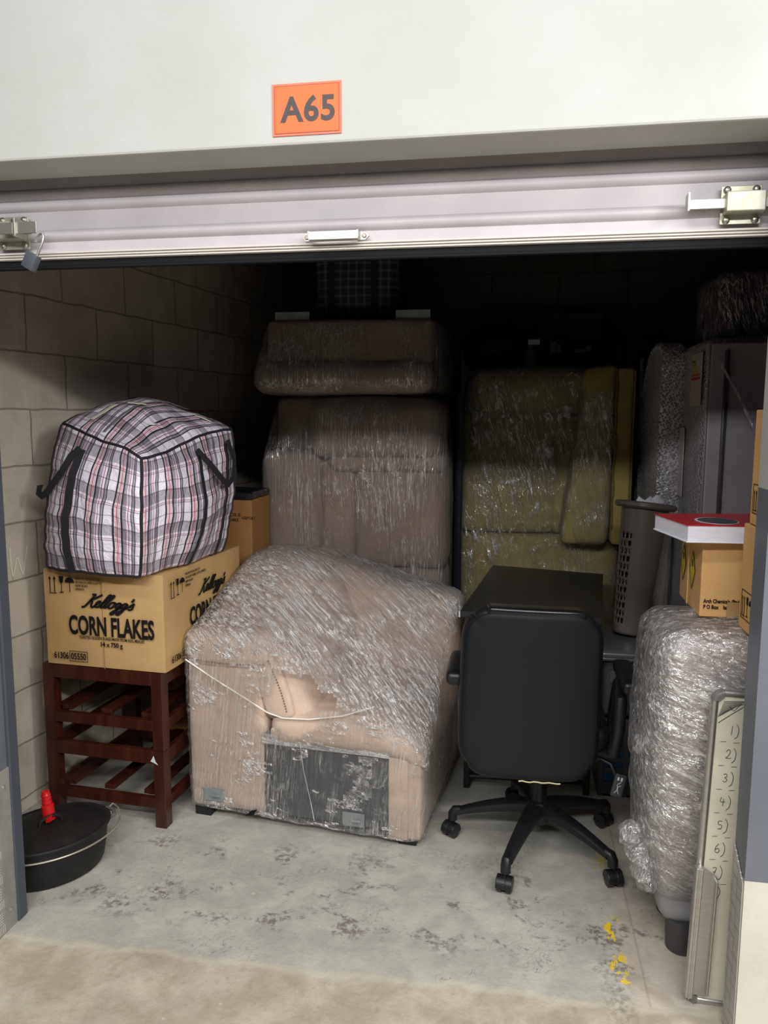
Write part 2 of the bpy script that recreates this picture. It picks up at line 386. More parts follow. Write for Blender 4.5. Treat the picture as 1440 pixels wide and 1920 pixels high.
    def ribbon(s, pts, nrms, w, th=.002):
        b = bmesh.new(); pts = [Vector(p) for p in pts]; rows = []
        for i, p in enumerate(pts):
            d = (pts[min(i+1, len(pts)-1)]-pts[max(i-1, 0)]).normalized(); nn = Vector(nrms[i]).normalized()
            sd = d.cross(nn).normalized()*w/2
            rows.append([b.verts.new(p-sd), b.verts.new(p+sd), b.verts.new(p+sd+nn*th), b.verts.new(p-sd+nn*th)])
        for a, c in zip(rows, rows[1:]):
            for j in range(4): b.faces.new((a[j], a[(j+1) % 4], c[(j+1) % 4], c[j]))
        b.faces.new(rows[0][::-1]); b.faces.new(rows[-1])
        bmesh.ops.recalc_face_normals(b, faces=b.faces[:])
        return s.join(b)
    def text(s, txt, size, M, xs=1., bold=0., shear=0., align='LEFT', spacing=1., fit=None):
        cu = bpy.data.curves.new('t', 'FONT'); cu.body = txt; cu.size = size; cu.offset = bold; cu.shear = shear
        cu.align_x = align; cu.extrude = .0003; cu.space_character = spacing; cu.resolution_u = 4
        o = bpy.data.objects.new('t', cu); COL.objects.link(o)
        bpy.context.view_layer.update(); dg = bpy.context.evaluated_depsgraph_get()
        me = bpy.data.meshes.new_from_object(o.evaluated_get(dg)); b = bmesh.new(); b.from_mesh(me)
        bpy.data.objects.remove(o); bpy.data.curves.remove(cu); bpy.data.meshes.remove(me)
        if fit:
            x0 = min(v.co.x for v in b.verts); x1 = max(v.co.x for v in b.verts); f = fit/(x1-x0); mid = (x0+x1)/2 if align == 'CENTER' else x0
            for v in b.verts: v.co.x = (v.co.x-mid)*f
        else:
            for v in b.verts: v.co.x *= xs
        return s.join(b, M)
    def stroke(s, pts, w, M, k=6):
        """pen stroke in local x,y; pts pass through a smooth curve"""
        P = [Vector((x, y, 0)) for x, y in pts]; out = []
        if len(P) > 2:
            for i in range(len(P)-1):
                p0, p1, p2, p3 = P[max(i-1, 0)], P[i], P[i+1], P[min(i+2, len(P)-1)]
                for q in range(4):
                    u = q/4
                    out.append(.5*((2*p1)+(-p0+p2)*u+(2*p0-5*p1+4*p2-p3)*u*u+(-p0+3*p1-3*p2+p3)*u**3))
            out.append(P[-1])
        else: out = P
        b = bmesh.new(); rows = []
        for i, p in enumerate(out):
            d = (out[min(i+1, len(out)-1)]-out[max(i-1, 0)]); d = d.normalized() if d.length > 0 else Vector((1, 0, 0))
            ww = w*(1+.45*abs(d.y)) if k == 7 else w
            sd = Vector((-d.y, d.x, 0))*ww/2
            rows.append([b.verts.new(p-sd), b.verts.new(p+sd), b.verts.new(p+sd+Vector((0, 0, .0004))), b.verts.new(p-sd+Vector((0, 0, .0004)))])
        for a, c in zip(rows, rows[1:]):
            for j in range(4): b.faces.new((a[j], a[(j+1) % 4], c[(j+1) % 4], c[j]))
        b.faces.new(rows[0][::-1]); b.faces.new(rows[-1]); bmesh.ops.recalc_face_normals(b, faces=b.faces[:])
        return s.join(b, M)
    def out(s, name, mat, parent=None, smooth=False): return obj_from_bm(name, s.bm, mat, parent, smooth)

def face_matrix(origin, xdir, ydir):
    """plane frame: local x,y lie in the face, z points out of it"""
    x = Vector(xdir).normalized(); y = Vector(ydir).normalized(); z = x.cross(y)
    return Matrix(((x.x, y.x, z.x, origin[0]), (x.y, y.y, z.y, origin[1]), (x.z, y.z, z.z, origin[2]), (0, 0, 0, 1)))

def wrap_hull(name, srcs, mat, parent, grow=.006, voxel=.02, amp=.004, fr=18, stretch=(1, 1, 1), smooth_it=4, hole=None, only=None, keep=None):
    """film pulled tight over a set of parts: their hull, remeshed and creased"""
    b = bmesh.new(); pts = []
    for o in srcs:
        M = PM[o.name]
        for i, v in enumerate(o.data.vertices):
            pts.append(M @ v.co)
    c = sum(pts, Vector())/len(pts); seen = set()
    for p in pts:
        key = tuple(round(x/.012) for x in p)
        if key in seen: continue
        seen.add(key); d = (p-c).normalized(); b.verts.new(p+d*grow*1.6)
    r = bmesh.ops.convex_hull(b, input=b.verts[:])
    dele = [g for g in r['geom_interior'] if isinstance(g, bmesh.types.BMVert)]
    bmesh.ops.delete(b, geom=list(set(dele)), context='VERTS')
    bmesh.ops.delete(b, geom=[v for v in b.verts if not v.link_faces], context='VERTS')
    me = bpy.data.meshes.new('h'); b.to_mesh(me); b.free()
    o = bpy.data.objects.new('h', me); COL.objects.link(o)
    md = o.modifiers.new('r', 'REMESH'); md.mode = 'VOXEL'; md.voxel_size = voxel
    ms = o.modifiers.new('s', 'SMOOTH'); ms.iterations = smooth_it; ms.factor = .5
    bpy.context.view_layer.update(); dg = bpy.context.evaluated_depsgraph_get()
    me2 = bpy.data.meshes.new_from_object(o.evaluated_get(dg)); bpy.data.objects.remove(o)
    b = bmesh.new(); b.from_mesh(me2); b.normal_update(); S = Vector(stretch)
    for v in b.verts:
        q = Vector((v.co.x*S.x, v.co.y*S.y, v.co.z*S.z))*fr
        k = 1-abs(mn.noise(q))*2.2
        v.co += v.normal*(grow*.4+amp*k+amp*.6*mn.noise(q*2.3))
    if hole: 
        for hc, hr in hole:
            hc = Vector(hc)
            bmesh.ops.delete(b, geom=[v for v in b.verts if (v.co-hc).length < hr*(1+.25*mn.noise(v.co*14))], context='VERTS')
    if keep: bmesh.ops.delete(b, geom=[v for v in b.verts if not keep(v.co)], context='VERTS')
    return obj_from_bm(name, b, mat, parent, True)

# ------------------------------------------------------------------ setting
def quad(name, pts, mat, uv=None, sub=0):
    bm = bmesh.new(); vs = [bm.verts.new(p) for p in pts]; f = bm.faces.new(vs)
    if uv:
        l = bm.loops.layers.uv.new('UVMap')
        for lp, c in zip(f.loops, uv): lp[l].uv = c
    return struct(obj_from_bm(name, bm, mat))

struct(W().box(-4, 3.2, -1.5, 5.6, -.12, 0).out('floor', m_floor()))
# left block wall runs from the front wall to the back corner, a little skewed
s7, c7 = math.sin(R(7.3)), math.cos(R(7.3))
def lw(s, z, off=0): return (-1.86+s*s7-off*c7, 2.62+s*c7+off*s7, z)
def slab(name, a, b, z0, z1, th, mat, side=1):
    """wall with thickness; its visible face runs a->b and carries UVs in metres"""
    a, b = Vector((*a, 0)), Vector((*b, 0)); d = (b-a); L = d.length; d.normalize(); n = Vector((-d.y, d.x, 0))*th*side
    bm = bmesh.new(); l = bm.loops.layers.uv.new('UVMap')
    P = [a, b, b+n, a+n]; lo = [bm.verts.new((p.x, p.y, z0)) for p in P]; hi = [bm.verts.new((p.x, p.y, z1)) for p in P]
    for i in range(4):
        j = (i+1) % 4; f = bm.faces.new((lo[i], lo[j], hi[j], hi[i])); LL = (P[j]-P[i]).length
        for lp, c in zip(f.loops, ((0, z0), (LL, z0), (LL, z1), (0, z1))): lp[l].uv = c
    bm.faces.new(lo[::-1]); bm.faces.new(hi); bmesh.ops.recalc_face_normals(bm, faces=bm.faces[:])
    return struct(obj_from_bm(name, bm, mat))
wl = slab('wall_left', lw(-.67, 0)[:2], lw(2.48, 0)[:2], 0, 2.75, .15, BLOCK, 1)
slab('wall_back', (-1.75, 5.08), (1.55, 5.08), 0, 2.75, .15, BLOCK_SHADED, 1)
slab('wall_right', (1.38, 1.96), (1.46, 5.08), 0, 2.75, .15, BLOCK_SHADED, -1)
struct(W().box(-2.2, 1.7, 1.97, 5.3, 2.75, 2.85).out('ceiling', basic('slab_soffit', srgb(70, 68, 66), .9)))  # slab colour kept dark like those walls, for the unlit interior
# front wall: plastered lintel, painted piers
bm = W().box(-3.2, 2.6, 1.82, 1.97, 2.172, 3.05, .006).out('wall_front', PLASTER); struct(bm)
struct(W().box(-3.2, -1.475, 1.83, 1.97, 0, 2.172).out('wall_front_left', GREYPAINT))
struct(W().box(.566, 2.6, 1.83, 1.92, 0.45, 1.385).out('wall_front_right', GREYPAINT))
struct(W().box(.566, 2.6, 1.83, 1.92, 1.385, 2.172).out('wall_front_upper_right', PLASTER))
CREAM = basic('cream_plaster', srgb(206, 202, 192), .6, col2=srgb(196, 191, 180), scale=5, bump=.2, bscale=60)
struct(W().box(.566, 2.6, 1.83, 1.92, 0, .45).out('wall_front_lower_right', CREAM))
def uvplate(name, pts, mat):
    bm = bmesh.new(); l = bm.loops.layers.uv.new('UVMap'); vs = [bm.verts.new(p) for p in pts]
    f = bm.faces.new(vs); a = Vector(pts[0]); ex = (Vector(pts[1])-a).normalized(); ey = (Vector(pts[3])-a).normalized()
    for lp in f.loops: d = lp.vert.co-a; lp[l].uv = (d.dot(ex), d.dot(ey))
    e = bmesh.ops.extrude_face_region(bm, geom=[f]); n = ex.cross(ey)*.003
    for g in e['geom']:
        if isinstance(g, bmesh.types.BMVert): g.co += n
    bmesh.ops.recalc_face_normals(bm, faces=bm.faces[:])
    return struct(obj_from_bm(name, bm, mat))
uvplate('trim_1', [(.562, 1.832, 0), (.562, 1.921, 0), (.562, 1.921, .50), (.562, 1.832, .44)], CHECK)
uvplate('trim_2', [(-1.471, 1.915, 0), (-1.471, 1.70, 0), (-1.471, 1.70, .52), (-1.471, 1.915, .52)], CHECK)
struct(W().box(-1.476, -1.471, 1.915, 1.972, 0, .50, .001).out('trim_3', LIGHTMETAL))
bolt = W()
for z in (.06, .45): bolt.lathe([(.006, 0), (.006, .002), (.003, .004)], 10, Matrix.Translation((-1.471, 1.943, z)) @ Matrix.Rotation(R(90), 4, 'Y'))
struct(bolt.out('trim_4', STEEL))
g = W().box(-1.50, -1.466, 1.972, 2.014, 0.0, 2.30, .003); struct(g.out('trim_5', GREYDARK))
# chalk letters on the block wall
m = W()
FM = face_matrix(lw(-.13, .90, -.0035), (s7, c7, 0), (0, 0, 1))
m.stroke([(-.005, .10), (-.02, .07), (-.005, .045), (.022, .06), (.02, .095), (-.002, .102)], .007, FM)
m.stroke([(.085, .15), (.088, .08), (.095, .03)], .007, FM); m.stroke([(.095, .03), (.12, .115)], .006, FM)
m.stroke([(.12, .115), (.145, .03)], .006, FM); m.stroke([(.145, .03), (.175, .145)], .006, FM)
ch = m.out('trim_6', CHALK); ch.parent = None; struct(ch)

# ------------------------------------------------------------------ roller door
def roller_door():
    root = bpy.data.objects.new('door_1', None); COL.objects.link(root); root.location = (-.45, 2.0, 1.965); struct(root)
    PM[root.name] = Matrix.Translation(root.location)
    prof = []; z = 1.986
    def bulge(z0, h, d): return [(z0+h*i/8, -d*math.sin(math.pi*i/8)**.8) for i in range(9)]
    pat = [(0, .030, 0), (1, .032, .013), (0, .048, 0), (1, .030, .012), (1, .030, .012), (0, .018, 0)]
    while z < 2.5:
        for kind, h, d in pat:
            if kind == 0: prof += [(z, 0), (z+h, 0)]
            else: prof += bulge(z, h, d)
            z += h
    b = bmesh.new(); x0, x1 = -1.62, .80; NX = 2
    rows = [[b.verts.new((x0+(x1-x0)*i/NX, 2.0+dy, zz)) for i in range(NX+1)] for zz, dy in prof]
    rows += [[b.verts.new((x0+(x1-x0)*i/NX, 2.004+dy, zz)) for i in range(NX+1)] for zz, dy in prof[::-1]]
    rows.append(rows[0])
    for a, c in zip(rows, rows[1:]):
        for i in range(NX):
            try: b.faces.new((a[i], a[i+1], c[i+1], c[i]))
            except ValueError: pass
    bmesh.ops.recalc_face_normals(b, faces=b.faces[:])
    obj_from_bm('curtain', b, CURTAIN, root, True)
    w = W()
    w.box(-1.62, .80, 1.984, 2.012, 1.966, 1.987, .001)
    for zz in (1.967, 1.974, 1.981): w.box(-1.62, .80, 1.978, 1.988, zz, zz+.0045, .0015)
    w.out('bottom_rail', RAIL, root)
    w = W(); w.box(-1.62, .80, 1.988, 2.012, 1.948, 1.966, .003); w.box(-1.62, .80, 1.982, 2.0, 1.942, 1.949, .002); w.out('rubber_seal', RUBBER, root)
    # lift handle
    w = W(); y = 1.979
    w.prism([(-.548, 1.9975), (-.54, 2.0085), (-.525, 2.0085), (-.515, 1.9905), (-.54, 1.9885)], y-.003, y+.004, bev=.0008)
    w.prism([(-.405, 2.0085), (-.385, 2.0085), (-.374, 1.9985), (-.385, 1.9885), (-.405, 1.9865)], y-.003, y+.004, bev=.0008)
    w.box(-.525, -.398, y-.034, y-.030, 1.9875, 2.0065, .001); w.box(-.525, -.398, y-.034, y-.010, 1.9855, 1.9895, .001)
    w.box(-.528, -.523, y-.032, y+.002, 1.9885, 2.0085, .001); w.box(-.402, -.397, y-.032, y+.002, 1.9885, 2.0085, .001)
    h = w.out('handle', STEEL, root)
    w = W()
    for x in (-.537, -.387): w.lathe([(.0055, 0), (.0055, .002), (.004, .0035)], 12, Matrix.Translation((x, y-.003, 1.9985)) @ Matrix.Rotation(R(90), 4, 'X'))
    w.out('screw', basic('brownish_screw', (.3, .25, .22), .4, .9), h)
    # right latch
    def latch(x, flip=1):
        w = W(); T = Matrix.Translation((x, 0, -.016)) @ Matrix.Diagonal((flip, 1, 1, 1))
        w.box(-.045, .045, 1.983, 1.987, 2.012, 2.098, .001, T)
        lo = w.out('latch', ZINC, root)
        w = W(); w.box(-.04, .045, 1.945, 1.983, 2.032, 2.078, .003, T); w.out('latch_housing', ZINC, lo)
        w = W()
        for xx in (-.032, .032):
            for zz in (2.021, 2.089): w.lathe([(.009, 0), (.0085, .003), (.005, .006), (.001, .007)], 14, T @ Matrix.Translation((xx, 1.983, zz)) @ Matrix.Rotation(R(90), 4, 'X'))
        w.out('rivet', basic('dull_rivet', (.45, .43, .38), .35, .95), lo)
        return T, lo
    T, lo = latch(.507)
    w = W(); w.box(-.125, .13, 1.962, 1.967, 2.044, 2.066, .001, T); w.prism([(-.127, 2.035), (-.123, 2.035), (-.123, 2.075), (-.127, 2.075)], 1.935, 1.967, T)
    w.out('slide_bolt', STEEL, lo)
    T, lo = latch(-1.365, -1)
    w = W(); w.box(-.075, .1, 1.950, 1.954, 2.044, 2.066, .001, T); w.prism([(-.04, 2.036), (-.036, 2.036), (-.036, 2.076), (-.04, 2.076)], 1.915, 1.952, T)
    w.box(-.052, -.045, 1.912, 1.956, 2.03, 2.078, .001, T)
    w.out('slide_bolt', basic('dull_zinc', (.42, .41, .36), .4, .9), lo)
    w = W(); w.box(-.11, .0, 1.918, 1.921, 2.038, 2.068, .001, T @ Matrix.Translation((0, 0, 0))); w.out('hasp', basic('dull_zinc', (0, 0, 0)), lo)
roller_door()
# padlock hanging from the left latch
def padlock():
    t = thing('padlock', 'dark grey square padlock hanging open from the left latch of the roller door', 'padlock', (-1.276, 1.90, 1.94))
    M = Matrix.Translation((-1.266, 1.905, 1.947)) @ Matrix.Rotation(R(28), 4, 'Y') @ Matrix.Rotation(R(-18), 4, 'Z')
    W(M).box(-.021, .021, -.010, .010, -.021, .021, .0025).out('body', PADLOCK, t, True)
    pts = [(-.012, 0, .050), (-.013, 0, .062), (-.008, 0, .074), (.0, 0, .078), (.009, 0, .072), (.0125, 0, .06), (.0125, 0, .04), (.0125, 0, .018)]
    W(M).tube(pts, .0035, 8).out('shackle', STEEL, t, True)
padlock()
# sign
def sign():
    t = thing('unit_sign', 'orange rectangular unit number sign with black lettering on the white lintel', 'sign', (-.494, 1.817, 2.19))
    M = face_matrix((-.5735, 1.8185, 2.192), (1, 0, 0), (0, 0, 1))
    w, h = .164, .114
    W(M).box(0, w, 0, h, -.001, .0012).out('border', PINK, t)
    W(M).box(.0048, w-.0048, .0045, h-.0045, .0005, .0016).out('outline', SIGNRED, t)
    W(M).box(.0064, w-.0064, .0060, h-.0060, .001, .0020).out('panel', ORANGE, t)
    x = W(M)
    x.text('A65', .076, Matrix.Translation((w/2+.002, .031, .0023)), 1.0, .0022, align='CENTER', spacing=1.08, fit=.130)
    x.out('lettering', SIGNTXT, t)
sign()

# ------------------------------------------------------------------ stools
A4 = R(-4.1)
def stool(z, label, mark=False):
    t = thing('wooden_stool', label, 'stool', (-1.487, 2.865, z), A4, 'dark red wooden stools stacked by the block wall')
    M = PM[t.name]; wx, wy, hh, L = .253, .30, .302, .046
    for sx in (-1, 1):
        for sy in (-1, 1):
            x, y = sx*(wx-L/2), sy*(wy-L/2)
            W(M).box(x-L/2, x+L/2, y-L/2, y+L/2, 0, hh, .003).out('leg', WOOD, t)
    for sy in (-1, 1):
        y = sy*(wy-.014)
        W(M).box(-wx+L, wx-L, y-.012, y+.012, hh-.052, hh, .002).out('top_rail', WOOD, t)
        W(M).box(-wx+L, wx-L, y-.012, y+.012, .075, .115, .002).out('lower_rail', WOOD, t)
    for sx in (-1, 1):
        x = sx*(wx-.014)
        W(M).box(x-.012, x+.012, -wy+L, wy-L, hh-.052, hh, .002).out('top_rail', WOOD, t)
        W(M).box(x-.012, x+.012, -wy+L, wy-L, .075, .115, .002).out('lower_rail', WOOD, t)
    for x in (-.17, 0., .17): W(M).box(x-.022, x+.022, -wy+.026, wy-.026, .116, .134, .002).out('slat', WOOD, t)
    if mark:
        s = W(M); s.prism([(.196, .262), (.209, .285), (.217, .262), (.227, .25), (.213, .256)], -wy-.0008, -wy-.0002); s.out('paint_chip', WHITEP, t)
stool(0, 'dark red wooden stool standing on the floor under another stool', True)
stool(.303, 'dark red wooden stool stacked on another, carrying the corn flakes box')

# ------------------------------------------------------------------ lettering strokes for the cereal script
SCRIPT = [
 [(0.02, .98), (.10, 1.02), (.17, .98)], [(.15, 1.0), (.10, .62), (.03, .12), (-.03, .02), (-.07, .10)],
 [(.36, 1.02), (.24, .78), (.10, .56), (.16, .50), (.20, .22), (.27, .04), (.34, .16)],
 [(.32, .18), (.42, .36), (.44, .50), (.38, .52), (.34, .32), (.38, .10), (.46, .10), (.54, .30)],
 [(.52, .26), (.62, .70), (.66, .98), (.60, 1.0), (.56, .60), (.54, .22), (.58, .06), (.66, .22)],
 [(.65, .22), (.74, .70), (.78, .96), (.72, .98), (.68, .60), (.66, .22), (.70, .06), (.78, .26)],
 [(.90, .50), (.82, .46), (.79, .22), (.84, .06), (.93, .12), (.95, .36), (.90, .50), (.98, .42), (1.04, .44)],
 [(1.14, .46), (1.06, .46), (1.03, .24), (1.07, .08), (1.14, .22), (1.17, .46), (1.15, .0), (1.08, -.38), (1.0, -.34), (1.06, -.12), (1.24, .20)],
 [(1.34, .46), (1.26, .46), (1.23, .24), (1.27, .08), (1.34, .22), (1.37, .46), (1.35, .0), (1.28, -.38), (1.20, -.34), (1.26, -.12), (1.44, .20), (1.50, .30)],
 [(1.46, .86), (1.47, .70), (1.43, .62)],
 [(1.47, .24), (1.56, .50), (1.57, .34), (1.60, .14), (1.55, .03), (1.46, .08)]]
def script(w, M, x, y, width, height):
    for st in SCRIPT: w.stroke([(x+(px*.60+.18*py)*width, y+py*height*.85) for px, py in st], (.0072*width/.24), M, 7)

def icons(w, M, x, y, s):
    """glass, arrows and umbrella handling marks"""
    for k in (0, .022): w.box(x+k*s, x+(k+.004)*s, y, y+.055*s, 0, .0006, M=M); w.prism([(x+(k-.006)*s, 0), (x+(k+.010)*s, 0), (x+(k+.002)*s, .001)], 0, .0001, M=M) if False else None
    w.box(x-.004*s, x+.034*s, y-.004*s, y-.001*s, 0, .0006, M=M)
    for k in (.0, .022):
        T = M @ Matrix.Translation((x+(k+.002)*s, y+.055*s, 0))
        b = bmesh.new(); v = [b.verts.new(p) for p in ((-.007*s, 0, .0005), (.007*s, 0, .0005), (0, .014*s, .0005))]; b.faces.new(v); w.join(b, T)
    b = bmesh.new(); v = [b.verts.new(p) for p in ((.045*s, .07*s, .0005), (.067*s, .07*s, .0005), (.064*s, .045*s, .0005), (.057*s, .038*s, .0005), (.048*s, .045*s, .0005))]; b.faces.new(v); w.join(b, M @ Matrix.Translation((x, y, 0)))
    w.box(x+.055*s, x+.058*s, y, y+.04*s, 0, .0006, M=M); w.box(x+.048*s, x+.066*s, y, y+.004*s, 0, .0006, M=M)
    b = bmesh.new(); c = [b.verts.new((.095*s+.022*s*math.cos(a), .045*s+.022*s*math.sin(a), .0005)) for a in [math.pi*i/8 for i in range(9)]]; b.faces.new(c); w.join(b, M @ Matrix.Translation((x, y, 0)))
    w.box(x+.094*s, x+.097*s, y+.005*s, y+.05*s, 0, .0006, M=M)
def frame_rect(w, M, x0, x1, y0, y1, t=.0025):
    w.box(x0, x1, y0, y0+t, 0, .0006, M=M); w.box(x0, x1, y1-t, y1, 0, .0006, M=M)
    w.box(x0, x0+t, y0, y1, 0, .0006, M=M); w.box(x1-t, x1, y0, y1, 0, .0006, M=M)

def cereal_box():
    ang = math.atan2(-.038, .533); w_, d_, h_ = .498, .66, .368; z0 = .608
    t = thing('cardboard_box', 'tan cardboard corn flakes shipping carton on the dark wooden stools', 'box', (-1.50, 2.56, z0), ang)
    O = Matrix.Translation((-1.732, 2.578, z0)) @ Matrix.Rotation(ang, 4, 'Z')
    w = W(O).soft(0, w_, 0, d_, 0, h_, .006, 8, (.004, .006, .002), .0015, 5)
    w.out('carton_body', CARD, t, True)
    w = W(O); w.box(w_/2-.028, w_/2+.028, .0, d_, h_+.001, h_+.003); w.out('packing_tape', basic('clear_brown_tape', srgb(170, 138, 92), .25), t)
    w = W(O); w.box(w_*.5, w_*.5+.0015, -.0075, -.006, .0, h_, M=None); w.out('seam', basic('card_seam', srgb(150, 120, 78), .8), t)  # darker card line drawn down the front as a seam
    F = O @ face_matrix((0, -.0115, 0), (1, 0, 0), (0, 0, 1))
    x = W(F); x.text('CORN FLAKES', .098, Matrix.Translation((.286, .130, 0)), 1, .0028, align='CENTER', fit=.352); script(x, Matrix.Identity(4), .175, .232, .205, .060)
    x.text('TOASTED GOLDEN FLAKES MADE FROM REAL MEALIES', .016, Matrix.Translation((.286, .113, 0)), 1, .0001, align='CENTER', fit=.27)
    x.text('14 x 750 g', .024, Matrix.Translation((.286, .088, 0)), 1, .0006, align='CENTER', fit=.09)
    x.text('61306', .034, Matrix.Translation((.040, .030, 0)), 1, .0006, fit=.062); x.text('05550', .034, Matrix.Translation((.112, .030, 0)), 1, .0006, fit=.064)
    frame_rect(x, Matrix.Identity(4), .106, .183, .022, .062, .002)
    icons(x, Matrix.Identity(4), .035, .282, .9)
    for i, s in enumerate(('MADE BY KELLOGG CO', 'OF SOUTH AFRICA (PTY)', 'NEW ROAD', 'SPRINGS')): x.text(s, .012, Matrix.Translation((.145, .335-.013*i, 0)), .8)
    x.out('lettering', INK, t)
    G = O @ face_matrix((w_+.010, 0, 0), (0, 1, 0), (0, 0, 1))
    x = W(G); x.text('CORN FLAKES', .098, Matrix.Translation((.375, .135, 0)), 1, .0028, align='CENTER', fit=.40); script(x, Matrix.Identity(4), .255, .238, .225, .062)
    x.text('TOASTED GOLDEN FLAKES MADE FROM REAL MEALIES', .016, Matrix.Translation((.375, .115, 0)), 1, .0001, align='CENTER', fit=.30)
    x.text('61306', .036, Matrix.Translation((.03, .030, 0)), 1, .0006, fit=.07); x.text('05550', .036, Matrix.Translation((.112, .030, 0)), 1, .0006, fit=.07)
    frame_rect(x, Matrix.Identity(4), .105, .19, .022, .064, .002)
    icons(x, Matrix.Identity(4), .035, .275, .9)
    for i, s in enumerate(('MADE BY KELLOGG CO', 'OF SOUTH AFRICA (PTY) LIMITED', 'NEW ROAD', 'SPRINGS')): x.text(s, .014, Matrix.Translation((.145, .338-.015*i, 0)), .8)
    x.out('lettering', INK, t)
cereal_box()

# ------------------------------------------------------------------ plaid bag
def plaid_bag():
    z0 = .982
    BC = {(-1, -1): (-1.675, 2.555), (1, -1): (-1.292, 2.475), (1, 1): (-1.205, 2.99), (-1, 1): (-1.60, 3.10)}
    TC = {(-1, -1): (-1.675, 2.655, 1.525), (1, -1): (-1.287, 2.52, 1.395), (1, 1): (-1.14, 3.02, 1.50), (-1, 1): (-1.60, 3.12, 1.63)}
    t = thing('plaid_storage_bag', 'bulging white, black and red plaid woven bag on the corn flakes carton', 'bag', (-1.45, 2.75, z0))
    def P(a, b, c, rnd=True):
        u, v, q = (a+1)/2, (b+1)/2, (c+1)/2
        bx = [sum(BC[(i, j)][k]*(u if i > 0 else 1-u)*(v if j > 0 else 1-v) for i in (-1, 1) for j in (-1, 1)) for k in (0, 1)]
        tx = [sum(TC[(i, j)][k]*(u if i > 0 else 1-u)*(v if j > 0 else 1-v) for i in (-1, 1) for j in (-1, 1)) for k in (0, 1, 2)]
        p = Vector((bx[0]*(1-q)+tx[0]*q, bx[1]*(1-q)+tx[1]*q, z0*(1-q)+tx[2]*q))
        cen = Vector((-1.44, 2.79, 0)); rad = Vector((p.x-cen.x, p.y-cen.y, 0)).normalized()
        side = max(0, 1-a*a)*(abs(b) > .6)*max(0, (abs(b)-.6)/.4)+max(0, 1-b*b)*(abs(a) > .6)*max(0, (abs(a)-.6)/.4)
        hz = max(0, 1-((c+.15)/1.15)**2) if c > -1.5 else 0
        out = rad*(.030*side+.040)*hz*(1 if side >= 0 else 0)
        if b > 0 and a < 0: out *= .5
        p += out
        if c > .6: p.z += .075*max(0, 1-a*a)*max(0, 1-b*b)*(c-.6)/.4
        amp = .015*(.4+.6*min(1, q*3))
        p += mn.noise_vector(Vector((p.x*8, p.y*8, p.z*3.5)))*amp+mn.noise_vector(p*20)*.0035
        # horizontal buckles
        p += rad*.006*mn.noise(Vector((p.x*2.5+p.y*2.5, 1.5, p.z*26)))*max(0, 1-abs(c)**6)
        p.z = max(p.z, z0+.001)
        return p
    b = bmesh.new(); bmesh.ops.create_cube(b, size=2); bmesh.ops.subdivide_edges(b, edges=b.edges[:], cuts=44, use_grid_fill=True)
    uvl = b.loops.layers.uv.new('UVMap')
    for f in b.faces:
        c = f.calc_center_median(); ax = max(range(3), key=lambda i: abs(c[i]))
        for lp in f.loops:
            q = lp.vert.co
            if ax == 1: uvc = (q.x*.205, q.z*.235)
            elif ax == 0: uvc = (.205*1+(q.y+1)*.27, q.z*.235)
            else: uvc = (q.x*.205, .235+(q.y+1)*.27)
            lp[uvl].uv = uvc
    for v in b.verts:
        q = v.co.copy(); n = Vector(q); rr = .07
        inner = Vector([max(-1+rr, min(1-rr, x)) for x in q]); d = q-inner
        if d.length > 1e-6: q = inner+d.normalized()*rr
        v.co = P(*q)
    body = obj_from_bm('bag_body', b, PLAID, t, True)
    cen = Vector((-1.44, 2.79, 1.2))
    def on(a, b_, c, off=.004):
        p = P(a, b_, c); n = Vector((0, -1, 0)) if b_ <= -.999 else Vector((1, .1, 0)) if a >= .999 else Vector((0, 0, 1)) if c > .99 else Vector((-1, 0, 0))
        return p+n.normalized()*off, n
    # piping along the seams
    w = W()
    def seam(f, n=46, r=.0055):
        w.tube([f(i/n) for i in range(n+1)], r, 6)
    E_ = .985
    def PE(a, b_, c):
        q = Vector((a, b_, c)); rr = .07; inner = Vector([max(-1+rr, min(1-rr, x)) for x in q]); d = q-inner
        if d.length > 1e-6: q = inner+d.normalized()*(rr+.008)
        return P(*q)
    seam(lambda u: PE(-1+2*u, -1, 1)); seam(lambda u: PE(1, -1+2*u, 1)); seam(lambda u: PE(1, -1, -1+2*u)); seam(lambda u: PE(-1, -1, -1+2*u))
    seam(lambda u: PE(1, 1, -1+2*u)); seam(lambda u: PE(-1, -1+2*u, 1)); seam(lambda u: PE(-1+2*u, -1, -1)); seam(lambda u: PE(-1+2*u, 1, 1))
    w.out('piping', BLACKCLOTH, t, True)
    # straps
    def strap(fa, loop):
        w = W(); pts, ns = [], []
        for i in range(31):
            p, n = fa(-1+1.80*i/30); pts.append(p); ns.append(n)
        w.ribbon(pts, ns, .030, .003)
        w.out('strap', BLACKCLOTH, t)
        w = W(); w.ribbon([p for p, n in loop], [n for p, n in loop], .026, .003); w.out('carry_handle', BLACKCLOTH, t, True)
    p0, n0 = on(-.30, -1, .80)
    k = []
    A = [(-.30, .80), (-.40, .66), (-.55, .40), (-.72, .20), (-.90, .06), (-1.04, .0), (-1.12, .04), (-1.13, .14)]
    for i, (a, c) in enumerate(A):
        p = P(max(a, -1), -1, c); p += Vector((min(0, a+1)*.22, -.008-.014*math.sin(math.pi*i/7), 0)); k.append((p, (-.15, -1, .1)))
    strap(lambda c: on(-.30+.03*math.sin(c*2), -1, c, .005), k)
    k = []
    B = [(.02, .84), (.10, .62), (.22, .42), (.36, .28), (.52, .20), (.66, .26), (.76, .5), (.70, .84)]
    for i, (b_, c) in enumerate(B):
        p = P(1, b_, c); p += Vector((.012+.026*math.sin(math.pi*i/7), -.01, 0)); k.append((p, (1, -.2, 0)))
    strap(lambda c: on(1, .02-.06*(1-c)/2, c, .005), k)
